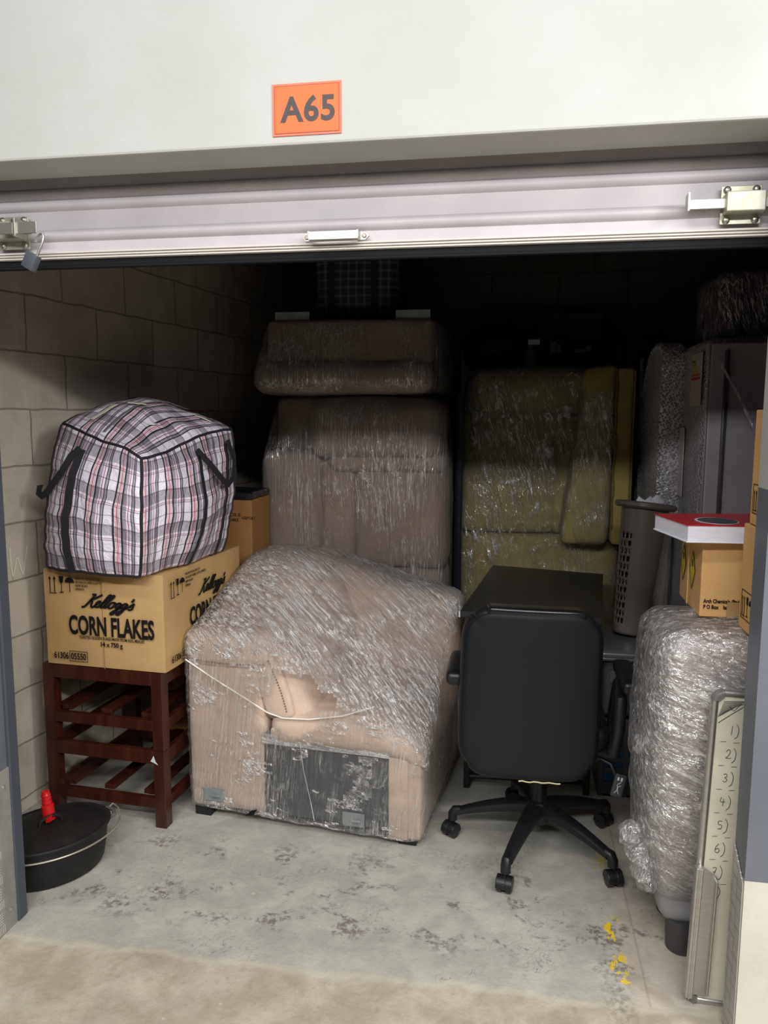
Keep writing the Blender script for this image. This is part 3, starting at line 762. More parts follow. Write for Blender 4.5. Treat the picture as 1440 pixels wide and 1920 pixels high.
    w = W(); pts = [on(1, .66, -1+1.8*i/20, .006) for i in range(21)]; w.ribbon([p for p, n in pts], [n for p, n in pts], .020, .003); w.out('strap', BLACKCLOTH, t)
    # zip and pale tape scraps on the lid
    w = W(); pts = [P(-.05+.2*i/14, -.9+1.8*i/14, 1)+Vector((0, 0, .006)) for i in range(15)]; w.ribbon(pts, [(0, 0, 1)]*15, .012, .003); w.out('zip', basic('grey_zip', (.16, .15, .17), .6), t)
    w = W()
    for (a0, b0, a1, b1, ww) in ((-.42, -.78, -.34, -.35, .018), (-.18, -.22, .12, -.10, .013), (.60, .55, .82, .66, .013)):
        w = W(); pts = [P(a0+(a1-a0)*i/6, b0+(b1-b0)*i/6, 1)+Vector((0, 0, .008)) for i in range(7)]; w.ribbon(pts, [(0, -.2, 1)]*7, ww, .002)
        w.out('tape_scrap', basic('pale_tape', srgb(222, 220, 200), .4), t)
    w = W(); p = P(.55, -.35, 1); w.box(p.x-.012, p.x+.012, p.y-.010, p.y+.010, p.z+.004, p.z+.010, .001); w.out('tag', WHITEP, t)
plaid_bag()

# ------------------------------------------------------------------ brown box behind
def back_box():
    t = thing('cardboard_box', 'plain brown cardboard box behind the plaid bag, against the block wall', 'box', (-1.38, 3.45, 0), R(-2))
    w = W().box(-1.60, -1.165, 3.30, 3.56, 0.0, 1.165, .004); w.out('carton_body', CARD2, t)
    w = W().soft(-1.605, -1.16, 3.295, 3.562, 1.166, 1.20, .012, 10, (0, 0, .004), .006, 8); w.out('dark_sheet', basic('black_plastic_sheet', (.012, .013, .017), .3, bump=.5, bscale=18, bdist=.02), t, True)
    F = face_matrix((-1.36, 3.298, 1.06), (1, 0, 0), (0, 0, 1)); x = W(F)
    x.text('THIS BOX IS', .024, Matrix.Translation((.04, .03, 0)), .8); x.text('RECYCLABLE', .020, Matrix.Translation((.04, .008, 0)), .8); x.text('KEEP DRY', .018, Matrix.Translation((.15, .018, 0)), .8)
    x.out('lettering', INK, t)
back_box()

# ------------------------------------------------------------------ iron pot
def pot():
    c = (-1.535, 2.25)
    t = thing('cast_iron_pot', 'black oval cast iron pot with lid on the floor by the left door guide', 'pot', (*c, 0), .9)
    M = PM[t.name]; sx, sy = .19, .15
    W(M).lathe([(.80, .002), (.88, .004), (.92, .018), (.97, .07), (1.0, .128), (1.03, .130), (1.03, .136), (.96, .136)], 64, sx=sx, sy=sy).out('pot_body', IRON, t, True)
    ld = W(M).lathe([(.98, .134), (1.055, .137), (1.06, .143), (1.03, .147), (.97, .144), (.93, .145), (.88, .150), (.5, .158), (.2, .160), (.01, .161)], 64, sx=sx, sy=sy).out('lid', IRON, t, True)
    W(M).tube([(-.035, .0, .158), (-.03, 0, .176), (-.01, 0, .186), (.02, 0, .186), (.035, 0, .176), (.04, 0, .158)], .006, 8).out('lid_handle', IRON, ld, True)
    q = W(M @ Matrix.Translation((.055, -.055, .1565)) @ Matrix.Rotation(R(35), 4, 'Z')); q.stroke([(0, .028), (0, .01), (.006, 0), (.014, 0), (.02, .01), (.02, .028)], .005, Matrix.Identity(4)); q.stroke([(.03, .0), (.03, .028), (.05, .0), (.05, .028)], .005, Matrix.Identity(4)); q.out('raised_letters', basic('worn_iron', (.035, .03, .028), .45), ld)
    for s in (-1, 1):
        W(M).tube([(s*.19, -.035, .125), (s*.212, -.03, .13), (s*.22, 0, .132), (s*.212, .03, .13), (s*.19, .035, .125)], .0065, 8).out('lug', basic('greyed_iron', (.11, .105, .09), .5), t, True)
    # bail folded down over the near side
    pts = []
    for i in range(29):
        a = math.pi*(i/28); x = .232*math.cos(a); y = -.185*math.sin(a)
        z = .134-.004*math.sin(a)+.012*math.exp(-((a-.12)/.22)**2)
        pts.append((x, y+(.01 if i in (0, 28) else 0), z))
    pts = [(.215, .022, .136), (.232, .03, .14)]+pts+[(-.232, .03, .14)]
    W(M).tube(pts, .0030, 8).out('wire_bail', basic('pale_wire', (.66, .64, .52), .3, .8), t, True)
pot()
def fitting():
    t = thing('hose_fitting', 'red plastic hose connector standing on the iron pot lid', 'hose fitting', (-1.548, 2.268, .186))
    M = Matrix.Translation((-1.548, 2.268, .166)) @ Matrix.Rotation(R(-6), 4, 'Y')
    b = W(M)
    b.lathe([(.021, .0), (.021, .050), (.017, .054), (.012, .056)], 24)
    b.out('collar', REDP, t, True)
    b = W(M); b.lathe([(.0125, .054), (.017, .058), (.017, .066), (.0145, .068), (.0145, .071), (.0165, .073), (.0165, .077), (.0145, .079), (.0145, .082), (.0165, .084), (.0165, .088), (.0135, .092), (.0135, .100), (.009, .100), (.009, .096)], 24); b.out('threaded_spout', REDP, t, True)
    b = W(M); b.prism([(.006, .0), (.024, .004), (.024, .024), (.006, .018)], -.030, -.018); b.out('clip', REDP, t)
fitting()

# ------------------------------------------------------------------ front corner sofa
FILM_FRONT = film('stretch_film_diagonal', (.72, -.5, -.42), 1.3, 40., .07, .75, .40, .9, (.32, .54), .50, .67, .15, .5, 1.)
FILM_FLAT = film('stretch_film_upright', (.12, 0, 1), 1.6, 44., .05, .4, .22, .6, (.36, .58), .54, .72, .15, .5, .6)
FILM_V = film('stretch_film_vertical', (0, 0, 1), 1.3, 24., .03, .6, .22, .6, (.38, .58), .56, .74, .14, .35, .8)
FILM_O = film('stretch_film_crinkled', (.25, 0, -1), 3.5, 18., .05, .7, .26, 1., (.36, .56), .55, .72, .14, .8, .7)
FILM_D = film('stretch_film_dense', (.9, .1, -.35), 2.4, 20., .13, .55, .30, .75, (.3, .52), .52, .72, .17, .5, .6)
def stitches(w, pts, r=.0022, step=2):
    for i in range(0, len(pts)-1, step): w.tube([pts[i], pts[i+1]], r, 5)
def front_sofa():
    t = thing('corner_sofa_module', 'beige suede corner sofa module wrapped in clear film, dark lining exposed at front', 'sofa', (-.75, 3.05, 0), R(-3.5))
    # authored in the sofa frame: front-left corner at 0,0
    O = Matrix.Translation((-1.208, 2.66, 0)) @ Matrix.Rotation(R(-5.5), 4, 'Z')
    src = []
    def add(w, name, mat, smooth=True, hull=True, par=None):
        o = w.out(name, mat, par or t, smooth)
        if hull: src.append(o)
        return o
    H = .90
    side = add(W(O).soft(0, .315, 0, .86, .045, .64, .022, 14, (.006, .004, 0), .004, 4), 'side_panel', FAB)
    # cap cushion of the backrest: low in front, climbing toward the corner hump
    def climb(q):
        u = max(0, min(1, (q.y-.12)/.5)); s = u*u*(3-2*u)
        q.z += s*.19
        return q
    cap = add(W(O).soft(-.012, .355, -.018, .865, .60, .742, .055, 20, (.006, 0, .022), .004, 5, fn=climb), 'backrest_cap', FAB)
    st = W(O); line = [(-.012+.367*i/60*.94, -.021, .645-.012*math.sin(i/60*3)) for i in range(61)]; stitches(st, line); st.out('stitching', SEAM, cap)
    # sloping inner cushion
    poly = [(.30, .655), (.345, .672), (.385, .62), (.425, .50), (.435, .445), (.40, .432), (.325, .438), (.298, .52), (.282, .60)]
    back = add(W(O).prism(poly, -.004, .62, bev=.016, seg=3), 'backrest_cushion', FAB)
    st = W(O); stitches(st, [(.338+.07*(i/40)**1.2+.012*math.sin(i/40*3), -.007, .655-.195*i/40) for i in range(41)]); st.out('stitching', SEAM, back)
    inner = add(W(O).soft(.26, .50, .0, .80, .40, .70, .06, 14, (.01, 0, .01), .006, 4, fn=lambda q: Vector((q.x-.42*(q.z-.45), q.y+.02, q.z+.19*max(0, min(1, (q.y-.12)/.5))*(q.z > .5)))), 'backrest_cushion', FAB)
    rear = add(W(O).soft(.02, .93, .62, .865, .05, .80, .07, 18, (0, .01, .02), .008, 4, fn=lambda q: Vector((q.x, q.y, q.z+(.10*math.exp(-((q.x-.36)/.20)**2)-.02 if q.z > .5 else 0)))), 'rear_backrest', FAB)
    def droop(q):
        k = max(0, (q.x-.74)/.18); q.z -= .045*k*k
        return q
    seat = add(W(O).soft(.335, .925, -.012, .78, .33, .455, .05, 20, (.012, .012, .018), .006, 6, fn=droop), 'seat_cushion', FAB)
    lip = W(O).soft(.34, .93, -.006, .03, .355, .40, .012, 10, (0, .004, 0), .004, 7, fn=droop); add(lip, 'seat_front_border', FAB)
    dark = add(W(O).soft(.31, .80, .004, .7, .055, .372, .006, 8, (0, .002, 0), .0015, 6), 'lining_panel', DARKLINING)
    post = add(W(O).box(.795, .868, -.006, .05, .03, .335, .006), 'corner_post', FAB)
    add(W(O).soft(.855, .915, .0, .78, .03, .345, .014, 10, (.003, 0, 0), .002, 5), 'side_border', FAB)
    add(W(O).box(.805, .90, .06, .76, .05, .33), 'frame', DARKLINING, False, False)
    # brackets
    def bracket(x, z, s=1):
        b = W(O); b.box(x-.042*s, x+.042*s, -.012, -.007, z-.026, z+.026, .002); b.box(x-.006, x+.030, -.022, -.012, z-.004, z+.004, .001)
        b.lathe([(.004, 0), (.003, .003)], 8, Matrix.Translation((x-.032, -.012, z+.005)) @ Matrix.Rotation(R(90), 4, 'X')); b.lathe([(.004, 0), (.003, .003)], 8, Matrix.Translation((x+.032, -.012, z-.005)) @ Matrix.Rotation(R(90), 4, 'X'))
        b.out('bracket', GALV, t)
    bracket(.105, .105); bracket(.665, .085)
    for x, y in ((.045, .045), (.86, .05), (.045, .84), (.86, .72)):
        add(W(O).box(x-.034, x+.034, y-.03, y+.03, .0, .05, .003), 'foot', BLACKP, False, False)
    # black rubber scrap at the lower edge
    b = W(O); b.prism([(.235, .038), (.27, .045), (.285, .07), (.262, .062)], -.012, -.008); b.out('torn_patch', RUBBER, t)
    # film
    hole = [(O @ Vector((.455, .0, .50)), .105), (O @ Vector((.56, .04, .51)), .075), (O @ Vector((.36, -.04, .47)), .06)]
    fw = wrap_hull('film_wrap', src, [FILM_FRONT, FILM_FLAT], t, .004, .012, .0035, 16, (.5, 1.6, 1.6), 3, hole)
    for p in fw.data.polygons:
        if abs(p.normal.z) < .25+.5*mn.noise(p.center*9) and p.center.z < .70+.12*mn.noise(p.center*6): p.material_index = 1
    # band of bunched film along the lining and the tied string
    FB = film('stretch_film_band', (1, 0, -.1), 2., 40., .12, .5, .5)
    b = W(O); b.soft(.31, .80, -.011, -.009, .335, .375, .0008, 10, amp=.002, fr=9); b.out('film_band', FB, t, True)
    s = W(O); pts = [(.01, -.024, .635), (.12, -.025, .575), (.24, -.026, .515), (.34, -.024, .462), (.40, -.022, .447), (.50, -.020, .452), (.62, .0, .470), (.72, .06, .492)]
    s.tube(pts, .0028, 6); s.out('white_string', basic('white_cord', (.85, .83, .8), .5), t, True)
    s = W(O); s.tube([(.46, -.013, .37), (.475, -.014, .25), (.50, -.014, .14), (.515, -.013, .06)], .0012, 5); s.out('film_strand', WHITEP, t)
front_sofa()

# ------------------------------------------------------------------ upright brown sofa: lower and upper sections
def tall_sofa():
    t = thing('upright_sofa', 'tall brown suede sofa stood on end behind the corner sofa, wrapped in film', 'sofa', (-.77, 3.9, 0))
    src = []
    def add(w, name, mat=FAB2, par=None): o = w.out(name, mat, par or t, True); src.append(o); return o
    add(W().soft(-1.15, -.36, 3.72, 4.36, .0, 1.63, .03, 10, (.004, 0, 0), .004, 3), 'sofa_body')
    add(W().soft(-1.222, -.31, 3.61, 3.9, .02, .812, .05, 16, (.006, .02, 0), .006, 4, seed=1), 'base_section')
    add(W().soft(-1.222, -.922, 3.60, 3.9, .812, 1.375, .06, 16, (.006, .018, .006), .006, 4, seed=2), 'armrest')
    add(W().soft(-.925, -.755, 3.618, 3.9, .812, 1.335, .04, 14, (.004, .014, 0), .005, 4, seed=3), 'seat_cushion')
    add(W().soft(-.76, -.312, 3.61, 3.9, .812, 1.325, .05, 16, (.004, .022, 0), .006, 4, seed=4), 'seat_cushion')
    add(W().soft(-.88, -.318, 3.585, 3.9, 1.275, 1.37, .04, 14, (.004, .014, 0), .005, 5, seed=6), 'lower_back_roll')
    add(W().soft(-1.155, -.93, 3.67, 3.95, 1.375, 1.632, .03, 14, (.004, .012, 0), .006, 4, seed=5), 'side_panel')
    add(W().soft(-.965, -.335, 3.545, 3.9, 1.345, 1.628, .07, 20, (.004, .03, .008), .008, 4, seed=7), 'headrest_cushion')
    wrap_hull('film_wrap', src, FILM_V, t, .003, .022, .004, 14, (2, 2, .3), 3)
    # film knots and torn tails
    k = W(); rnd = random.Random(3)
    for i in range(26):
        x = -.705+.04*i/26+rnd.uniform(-.008, .008); z = 1.30-.085*i/26; k.tube([(x, 3.535, z), (x+rnd.uniform(-.02, .02), 3.527, z+rnd.uniform(-.012, .012))], .003, 4)
    k.out('film_knot', film('film_knot_clear', base=.35, haze=.6), t)
    return t
tall_sofa()
def tall_top():
    t = thing('sofa_end_section', 'brown suede sofa section wrapped in film on top of the upright brown sofa', 'sofa', (-.78, 3.9, 1.64))
    src = []
    def add(w, name, mat=FAB2): o = w.out(name, mat, t, True); src.append(o); return o
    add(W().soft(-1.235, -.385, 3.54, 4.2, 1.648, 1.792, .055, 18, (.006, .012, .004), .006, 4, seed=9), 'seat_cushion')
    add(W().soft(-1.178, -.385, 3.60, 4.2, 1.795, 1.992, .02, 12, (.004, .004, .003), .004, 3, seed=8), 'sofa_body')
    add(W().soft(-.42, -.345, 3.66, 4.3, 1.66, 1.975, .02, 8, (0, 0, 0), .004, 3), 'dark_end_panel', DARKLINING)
    for x0, x1 in ((-1.146, -.977), (-.562, -.400)):
        b = W(); b.box(x0, x1, 3.63, 3.635, 1.99, 2.035, .001); b.box(x0, x1, 3.635, 3.70, 1.992, 1.998, .001); b.out('bracket', GALV, t)
    wrap_hull('film_wrap', src, FILM_V, t, .003, .022, .004, 14, (2, 2, .4), 3)
tall_top()

# ------------------------------------------------------------------ upright olive sofa
def olive_sofa():
    t = thing('upright_sofa', 'olive yellow fabric sofa stood on end behind the black desk, wrapped in film', 'sofa', (.15, 4.45, 0))
    src = []
    def add(w, name, mat=OLIVE): o = w.out(name, mat, t, True); src.append(o); return o
    add(W().soft(-.27, .57, 4.25, 4.85, 0, 1.76, .03, 8, (0, 0, 0), .003, 3), 'sofa_body')
    add(W().soft(-.30, .555, 4.15, 4.5, 0, .915, .05, 16, (.006, .025, 0), .008, 4, seed=11), 'base_section')
    add(W().soft(-.292, .225, 4.14, 4.5, .925, 1.575, .05, 16, (.006, .03, .006), .008, 4, seed=12), 'seat_cushion')
    add(W().soft(.18, .52, 4.16, 4.5, .925, 1.56, .05, 14, (.006, .03, .006), .010, 4, seed=13), 'seat_cushion')
    add(W().soft(-.238, .40, 4.10, 4.45, 1.57, 1.792, .07, 18, (.004, .03, .006), .012, 4, seed=14), 'headrest_cushion')
    def lean(q):
        q.x -= .22*max(0, 1.6-q.z)*.6*(1 if q.x < .45 else .12)
        if q.z > 1.6: q.z += .12*(q.x-.46)
        return q
    c = add(W().soft(.335, .487, 3.97, 4.4, .90, 1.795, .035, 18, (.006, .02, .006), .010, 4, seed=15, fn=lean), 'back_cushion')
    add(W().soft(.489, .575, 3.975, 4.7, .90, 1.785, .022, 14, (.006, .0, 0), .006, 4, seed=16), 'side_cushion')
    p = W(); p.tube([(.489+.003*math.sin(i), 3.972+.004*math.sin(i*.7), .98+.80*i/30) for i in range(31)], .005, 6); p.tube([(.576, 3.98, .95+.82*i/20) for i in range(21)], .005, 6); p.out('piping', basic('olive_piping', srgb(120, 98, 52), .9), t, True)
    wrap_hull('film_wrap', src[:5], FILM_O, t, .003, .022, .007, 12, (1.2, 1.2, .8), 2)
    wrap_hull('film_wrap', [c], FILM_O, t, .002, .02, .005, 12, (1, 1, .6), 2, keep=lambda p: p.z < 1.68 and p.y < 4.3)
olive_sofa()
single(W().soft(-.305, -.262, 3.99, 4.10, 0, 1.66, .012, 10, (0, 0, 0), .004, 4).out('padded_board', basic('navy_vinyl', (.016, .02, .034), .22, bump=.3, bscale=12, bdist=.02), None, True),
       'narrow dark navy padded board standing between the two upright sofas', 'board')

# ------------------------------------------------------------------ desk
def desk():
    t = thing('desk', 'black rectangular desk with metal legs behind the office chair', 'desk', (.12, 3.5, 0))
    DT = basic('black_desktop', (.016, .0155, .015), .42, col2=(.02, .019, .018), scale=5, stretch=(1, 8, 1), bump=.1, bscale=120)
    b = bmesh.new(); P = [(-.203, 3.035), (.350, 3.02), (.452, 3.90), (-.098, 4.03)]
    vs = [b.verts.new((x, y, .742)) for x, y in P]; f = b.faces.new(vs); e = bmesh.ops.extrude_face_region(b, geom=[f])
    for g in e['geom']:
        if isinstance(g, bmesh.types.BMVert): g.co.z = .766
    bmesh.ops.recalc_face_normals(b, faces=b.faces[:]); bmesh.ops.bevel(b, geom=b.edges[:], offset=.0015, segments=1, affect='EDGES')
    obj_from_bm('desk_top', b, DT, t)
    W().box(-.206, -.200, 3.03, 3.05, .742, .766, .001).out('edge_chip', WHITEP, t)
    legs = [(-.165, 3.08), (.325, 3.10), (.41, 3.84), (-.065, 3.96)]
    for x, y in legs: W().box(x-.013, x+.013, y-.013, y+.013, 0, .742, .002).out('leg', BLACKP, t)
    W().tube([(-.165, 3.08, .05), (.325, 3.10, .05)], .011, 8).out('foot_rail', BLACKP, t, True)
    W().tube([(-.165, 3.08, .05), (-.065, 3.96, .05)], .011, 8).out('foot_rail', BLACKP, t, True)
    W().box(-.16, .33, 3.07, 3.09, .70, .742, .002).out('apron', BLACKP, t)
desk()

# ------------------------------------------------------------------ office chair
def office_chair():
    cx, cy = .115, 2.68
    t = thing('office_chair', 'black office swivel chair with its back to the camera, in front of the desk', 'chair', (cx, cy, 0), R(-6))
    CB = Matrix.Translation((.072, 2.415, .66)) @ Matrix.Rotation(R(5), 4, 'Z') @ Matrix.Rotation(R(-4), 4, 'X') @ Matrix.Rotation(R(1.5), 4, 'Y')
    def tp(q):
        k = (q.z+.28)/.56; q.x *= .985+.02*math.sin(math.pi*k); q.y += .03*(abs(q.x)/.23)**2.4; q.y += .015*math.sin(k*3)
        # rounded corner outline
        ex, ez = abs(q.x)-(.228-.10), abs(q.z)-(.278-.10)
        if ex > 0 and ez > 0:
            L = math.hypot(ex, ez)
            m_ = max(ex, ez)
            if L > 1e-6: q.x = math.copysign(.128+ex/L*m_, q.x); q.z = math.copysign(.178+ez/L*m_, q.z)
        return q
    bk = W(CB).soft(-.228, .228, -.02, .06, -.278, .278, .026, 26, (0, .006, 0), .0015, 7, fn=tp).out('backrest', LEATHER, t, True)
    pan = W(CB).soft(-.214, .214, -.026, -.006, -.262, .262, .008, 22, (0, .004, 0), .0012, 9, fn=lambda q: tp(Vector((q.x*1.0, q.y, q.z)))).out('back_panel', basic('charcoal_leather', (.0085, .0105, .0125), .55, bump=.2, bscale=500, bdist=.0008, spec=.22), bk, True)
    # glossy strip over the top edge
    st = W(CB).soft(-.155, .168, -.0235, .063, .240, .2815, .012, 18, (0, 0, .001), 0, 9, fn=tp); st.out('top_strip', GLOSSBLK, bk, True)
    # worn cream edge at the bottom
    st = W(CB); st.tube([(-.03+.012*i, -.018+.001*math.sin(i*2), -.275+.0015*math.sin(i*1.7)) for i in range(12)], .0025, 5); st.out('worn_edge', basic('worn_foam', srgb(190, 186, 150), .9), bk, True)
    W().soft(-.13, .34, 2.50, 2.96, .44, .53, .045, 16, (0, 0, .015), .003, 5).out('seat', LEATHER, t, True)
    W().box(.0, .20, 2.58, 2.80, .405, .442, .006).out('seat_plate', BLACKP, t)
    W().tube([(.085, 2.60, .42), (.078, 2.50, .42), (.074, 2.47, .46), (.074, 2.475, .60)], .02, 10, flat=.4).out('back_support', BLACKP, t, True)
    T = Matrix.Translation((cx, cy, 0))
    W(T).lathe([(.030, .17), (.030, .30), (.026, .305), (.026, .36), (.018, .362), (.018, .41)], 24).out('gas_column', BLACKP, t, True)
    W(T).lathe([(.036, .095), (.046, .11), (.050, .15), (.040, .175), (.030, .18)], 28).out('base_hub', BLACKP, t, True)
    for k in range(5):
        a = R(177+72*k); ca, sa = math.cos(a), math.sin(a)
        M = T @ Matrix.Rotation(a, 4, 'Z')
        b = bmesh.new(); rows = []
        for i in range(13):
            u = i/12; r = .03+.265*u; hw = .032*(1-u)+.019*u; zc = .150-.055*u**1.7; hh = .026*(1-u)+.013*u
            ring = []
            for j in range(12):
                th = 2*math.pi*j/12; ring.append(b.verts.new((r, hw*math.copysign(abs(math.cos(th))**.7, math.cos(th)), zc+hh*math.copysign(abs(math.sin(th))**.7, math.sin(th)))))
            rows.append(ring)
        for p, q in zip(rows, rows[1:]):
            for j in range(12): b.faces.new((p[j], p[(j+1) % 12], q[(j+1) % 12], q[j]))
        b.faces.new(rows[0][::-1]); b.faces.new(rows[-1]); bmesh.ops.recalc_face_normals(b, faces=b.faces[:])
        w = W(M); w.join(b); w.tube([(.28, 0, .10), (.302, 0, .098), (.309, 0, .085), (.309, 0, .062)], .0175, 10)
        leg = w.out('base_leg', BLACKP, t, True)
        C = T @ Matrix.Rotation(a, 4, 'Z') @ Matrix.Translation((.309, 0, 0)) @ Matrix.Rotation(R([60, 10, -35, 100, 80][k]), 4, 'Z')
        c = W(C); RX = Matrix.Rotation(R(90), 4, 'X')
        for s in (-1, 1): c.lathe([(.02, -.010), (.0255, -.008), (.0255, .008), (.02, .010)], 22, Matrix.Translation((.010, s*.0155, .0258)) @ RX)
        cs = c.out('caster', basic('caster_wheel_black', (.018, .018, .02), .4), leg, True)
        c = W(C)
        hood = [(.010+.0285*math.cos(R(-12+204*i/14)), .0265+.0285*math.sin(R(-12+204*i/14))) for i in range(15)]
        c.prism(hood, -.0265, -.004, bev=.0025); c.prism(hood, .004, .0265, bev=.0025); c.prism(hood, -.005, .005); c.box(-.012, .016, -.0035, .0035, .02, .06); c.out('caster_hood', BLACKP, cs, False)
    # arms
    for s in (-1, 1):
        x = .105+s*.285
        pad = W().soft(x-.030, x+.030, 2.47, 2.74, .655, .700, .018, 12, (0, 0, .004), .001, 5).out('armrest', BLACKP, t, True)
        pts = [(x-s*.02, 2.62, .665), (x-s*.028, 2.50, .63), (x-s*.036, 2.48, .54), (x-s*.045, 2.50, .45), (x-s*.075, 2.56, .425), (x-s*.15, 2.62, .425)]
        W().tube(pts, .017, 10, radii=[.014, .019, .021, .021, .018, .014]).out('arm_bracket', BLACKP, t, True)
        W().tube([(x-s*.03, 2.60, .66), (x-s*.036, 2.64, .56), (x-s*.045, 2.62, .45)], .014, 10).out('arm_bracket', BLACKP, t, True)
    l = W(); l.tube([(.22, 2.62, .41), (.30, 2.58, .40), (.345, 2.56, .385), (.362, 2.55, .35)], .006, 8); lv = l.out('height_lever', BLACKP, t, True)
    M = Matrix.Translation((.372, 2.548, .315)) @ Matrix.Rotation(R(12), 4, 'Y')
    W(M).soft(-.020, .020, -.006, .006, -.040, .042, .006, 8, (0, 0, 0), 0).out('lever_paddle', basic('dark_grey_paddle', (.05, .052, .056), .35), lv, True)
    q = W(M @ face_matrix((-.012, -.0068, -.025), (1, 0, 0), (0, 0, 1))); I = Matrix.Identity(4)
    q.stroke([(.002, .0), (.010, .016), (.006, .03), (.016, .042)], .002, I); q.stroke([(.016, .0), (.008, .02), (.018, .03)], .002, I); q.box(.001, .007, .046, .058, 0, .0005); q.box(.012, .018, .046, .058, 0, .0005); q.out('symbol', WHITEP, lv)
office_chair()

# ------------------------------------------------------------------ right side, storage tubs, hamper
def tubs():
    t = thing('slotted_crate', 'blue grey slotted plastic crate on the floor behind the office chair arm', 'crate', (.48, 3.3, 0))
    x0, x1, y0, y1, z1 = .37, .585, 3.10, 3.52, .33
    w = W(); w.box(x0+.01, x1-.01, y0+.01, y0+.012, .02, z1-.02); w.out('blue_contents', basic('blue_cloth', (.02, .11, .26), .6), t)
    w = W(); w.box(x0, x1, y1-.008, y1, 0, z1, .002); w.box(x0, x0+.008, y0, y1, 0, z1, .002); w.box(x1-.008, x1, y0, y1, 0, z1, .002); w.box(x0, x1, y0, y1, 0, .01)
    bars = [0, .05]
    w.box(x0, x1, y0, y0+.008, 0, .06, .002); w.box(x0, x1, y0, y0+.008, z1-.04, z1, .002)
    for z in (.10, .145, .19, .235): w.box(x0, x1, y0, y0+.008, z, z+.024, .003)
    for x in (x0, (x0+x1)/2-.01, x1-.02): w.box(x, x+.02, y0-.001, y0+.008, .0, z1, .002)
    w.box(x0-.008, x1+.008, y0-.010, y0+.01, z1-.015, z1+.003, .004)
    w.out('crate_body', BLUEGREY, t)
    t = thing('storage_tub', 'dark grey plastic storage tub with rimmed lid, under the laundry hamper', 'tub', (.48, 3.3, .335))
    W().soft(.375, .58, 3.11, 3.52, .335, .585, .02, 10, (.004, .004, 0), 0).out('tub_body', GREYTUB, t, True)
    w = W(); w.soft(.355, .60, 3.085, 3.545, .585, .612, .012, 10); w.soft(.35, .605, 3.08, 3.55, .575, .592, .008, 8); w.out('lid', LIDGREY, t, True)
    w = W(); w.box(.40, .55, 3.100, 3.109, .48, .53, .003); w.out('label_plate', basic('grey_label', (.11, .11, .12), .4), t)
tubs()
def hamper():
    B = Vector((.505, 3.36, .620)); Tp = Vector((.560, 3.42, 1.165))
    t = thing('laundry_hamper', 'tall brown grey perforated plastic laundry hamper standing on the storage tub', 'laundry basket', tuple(B))
    ax = (Tp-B); L = ax.length; M = Matrix.Translation(B) @ Vector((0, 0, 1)).rotation_difference(ax).to_matrix().to_4x4()
    # wall with staggered oval holes on its near left side
    b = bmesh.new(); K, N = 72, 50; rb, rt = .068, .098
    def pt(j, i, r_off=0):
        th = 2*math.pi*j/K; z = L*i/N; r = rb+(rt-rb)*i/N-r_off; return (r*math.cos(th), r*math.sin(th), z)
    grid = [[b.verts.new(pt(j, i)) for j in range(K)] for i in range(N+1)]
    for i in range(N):
        for j in range(K):
            ang = (360*j/K) % 360; row, colm = i//3, j//3
            hole = (186 < ang < 232 or 20 < ang < 150) and 3 < i < 40 and i % 3 != 0 and (j+ (1 if row % 2 else 0)) % 3 != 0
            if not hole: b.faces.new((grid[i][j], grid[i][(j+1) % K], grid[i+1][(j+1) % K], grid[i+1][j]))
    w = W(M); w.join(b); w.lathe([(.001, 0), (rb, 0), (rb, .006), (.001, .006)], 48)
    o = w.out('hamper_body', HAMPER, t, True); md = o.modifiers.new('thickness', 'SOLIDIFY'); md.thickness = .004
    prof = [(rt-.004, L-.004), (.118, L-.012), (.128, L-.004), (.128, L+.010), (.118, L+.016), (rt-.004, L+.012)]
    w = W(M); w.lathe(prof, 48)
    # open rim: remove disc caps
    w.bm.faces.ensure_lookup_table(); caps = [f for f in w.bm.faces if len(f.verts) > 10]; bmesh.ops.delete(w.bm, geom=caps, context='FACES')
    w.out('rim', HAMPER, t, True)
    w = W(M); w.lathe([(.001, L-.09), (rt-.012, L-.09), (rt-.012, L-.07), (.001, L-.05)], 24); w.out('contents', basic('dark_cloth_contents', (.02, .02, .024), .8), t, True)
    r = random.Random(5)
    for i in range(3):
        c = M @ Vector((-.03+.03*i, -.05+.012*i, L-.002+.010*i)); Q = Matrix.Translation(c) @ Matrix.Rotation(r.uniform(-.8, .8), 4, 'X') @ Matrix.Rotation(r.uniform(-1, 1), 4, 'Y')
        single(W(Q).soft(-.026, .026, -.002, .002, -.035, .035, .001, 5, (0, .004, 0), .008, 22, seed=i).out('paper_scrap', PAPER, None),
               ['crumpled white paper scrap at the left of the laundry hamper mouth', 'crumpled white paper scrap in the middle of the laundry hamper mouth', 'crumpled white paper scrap beside the bubble wrap in the hamper mouth'][i], 'paper')
hamper()

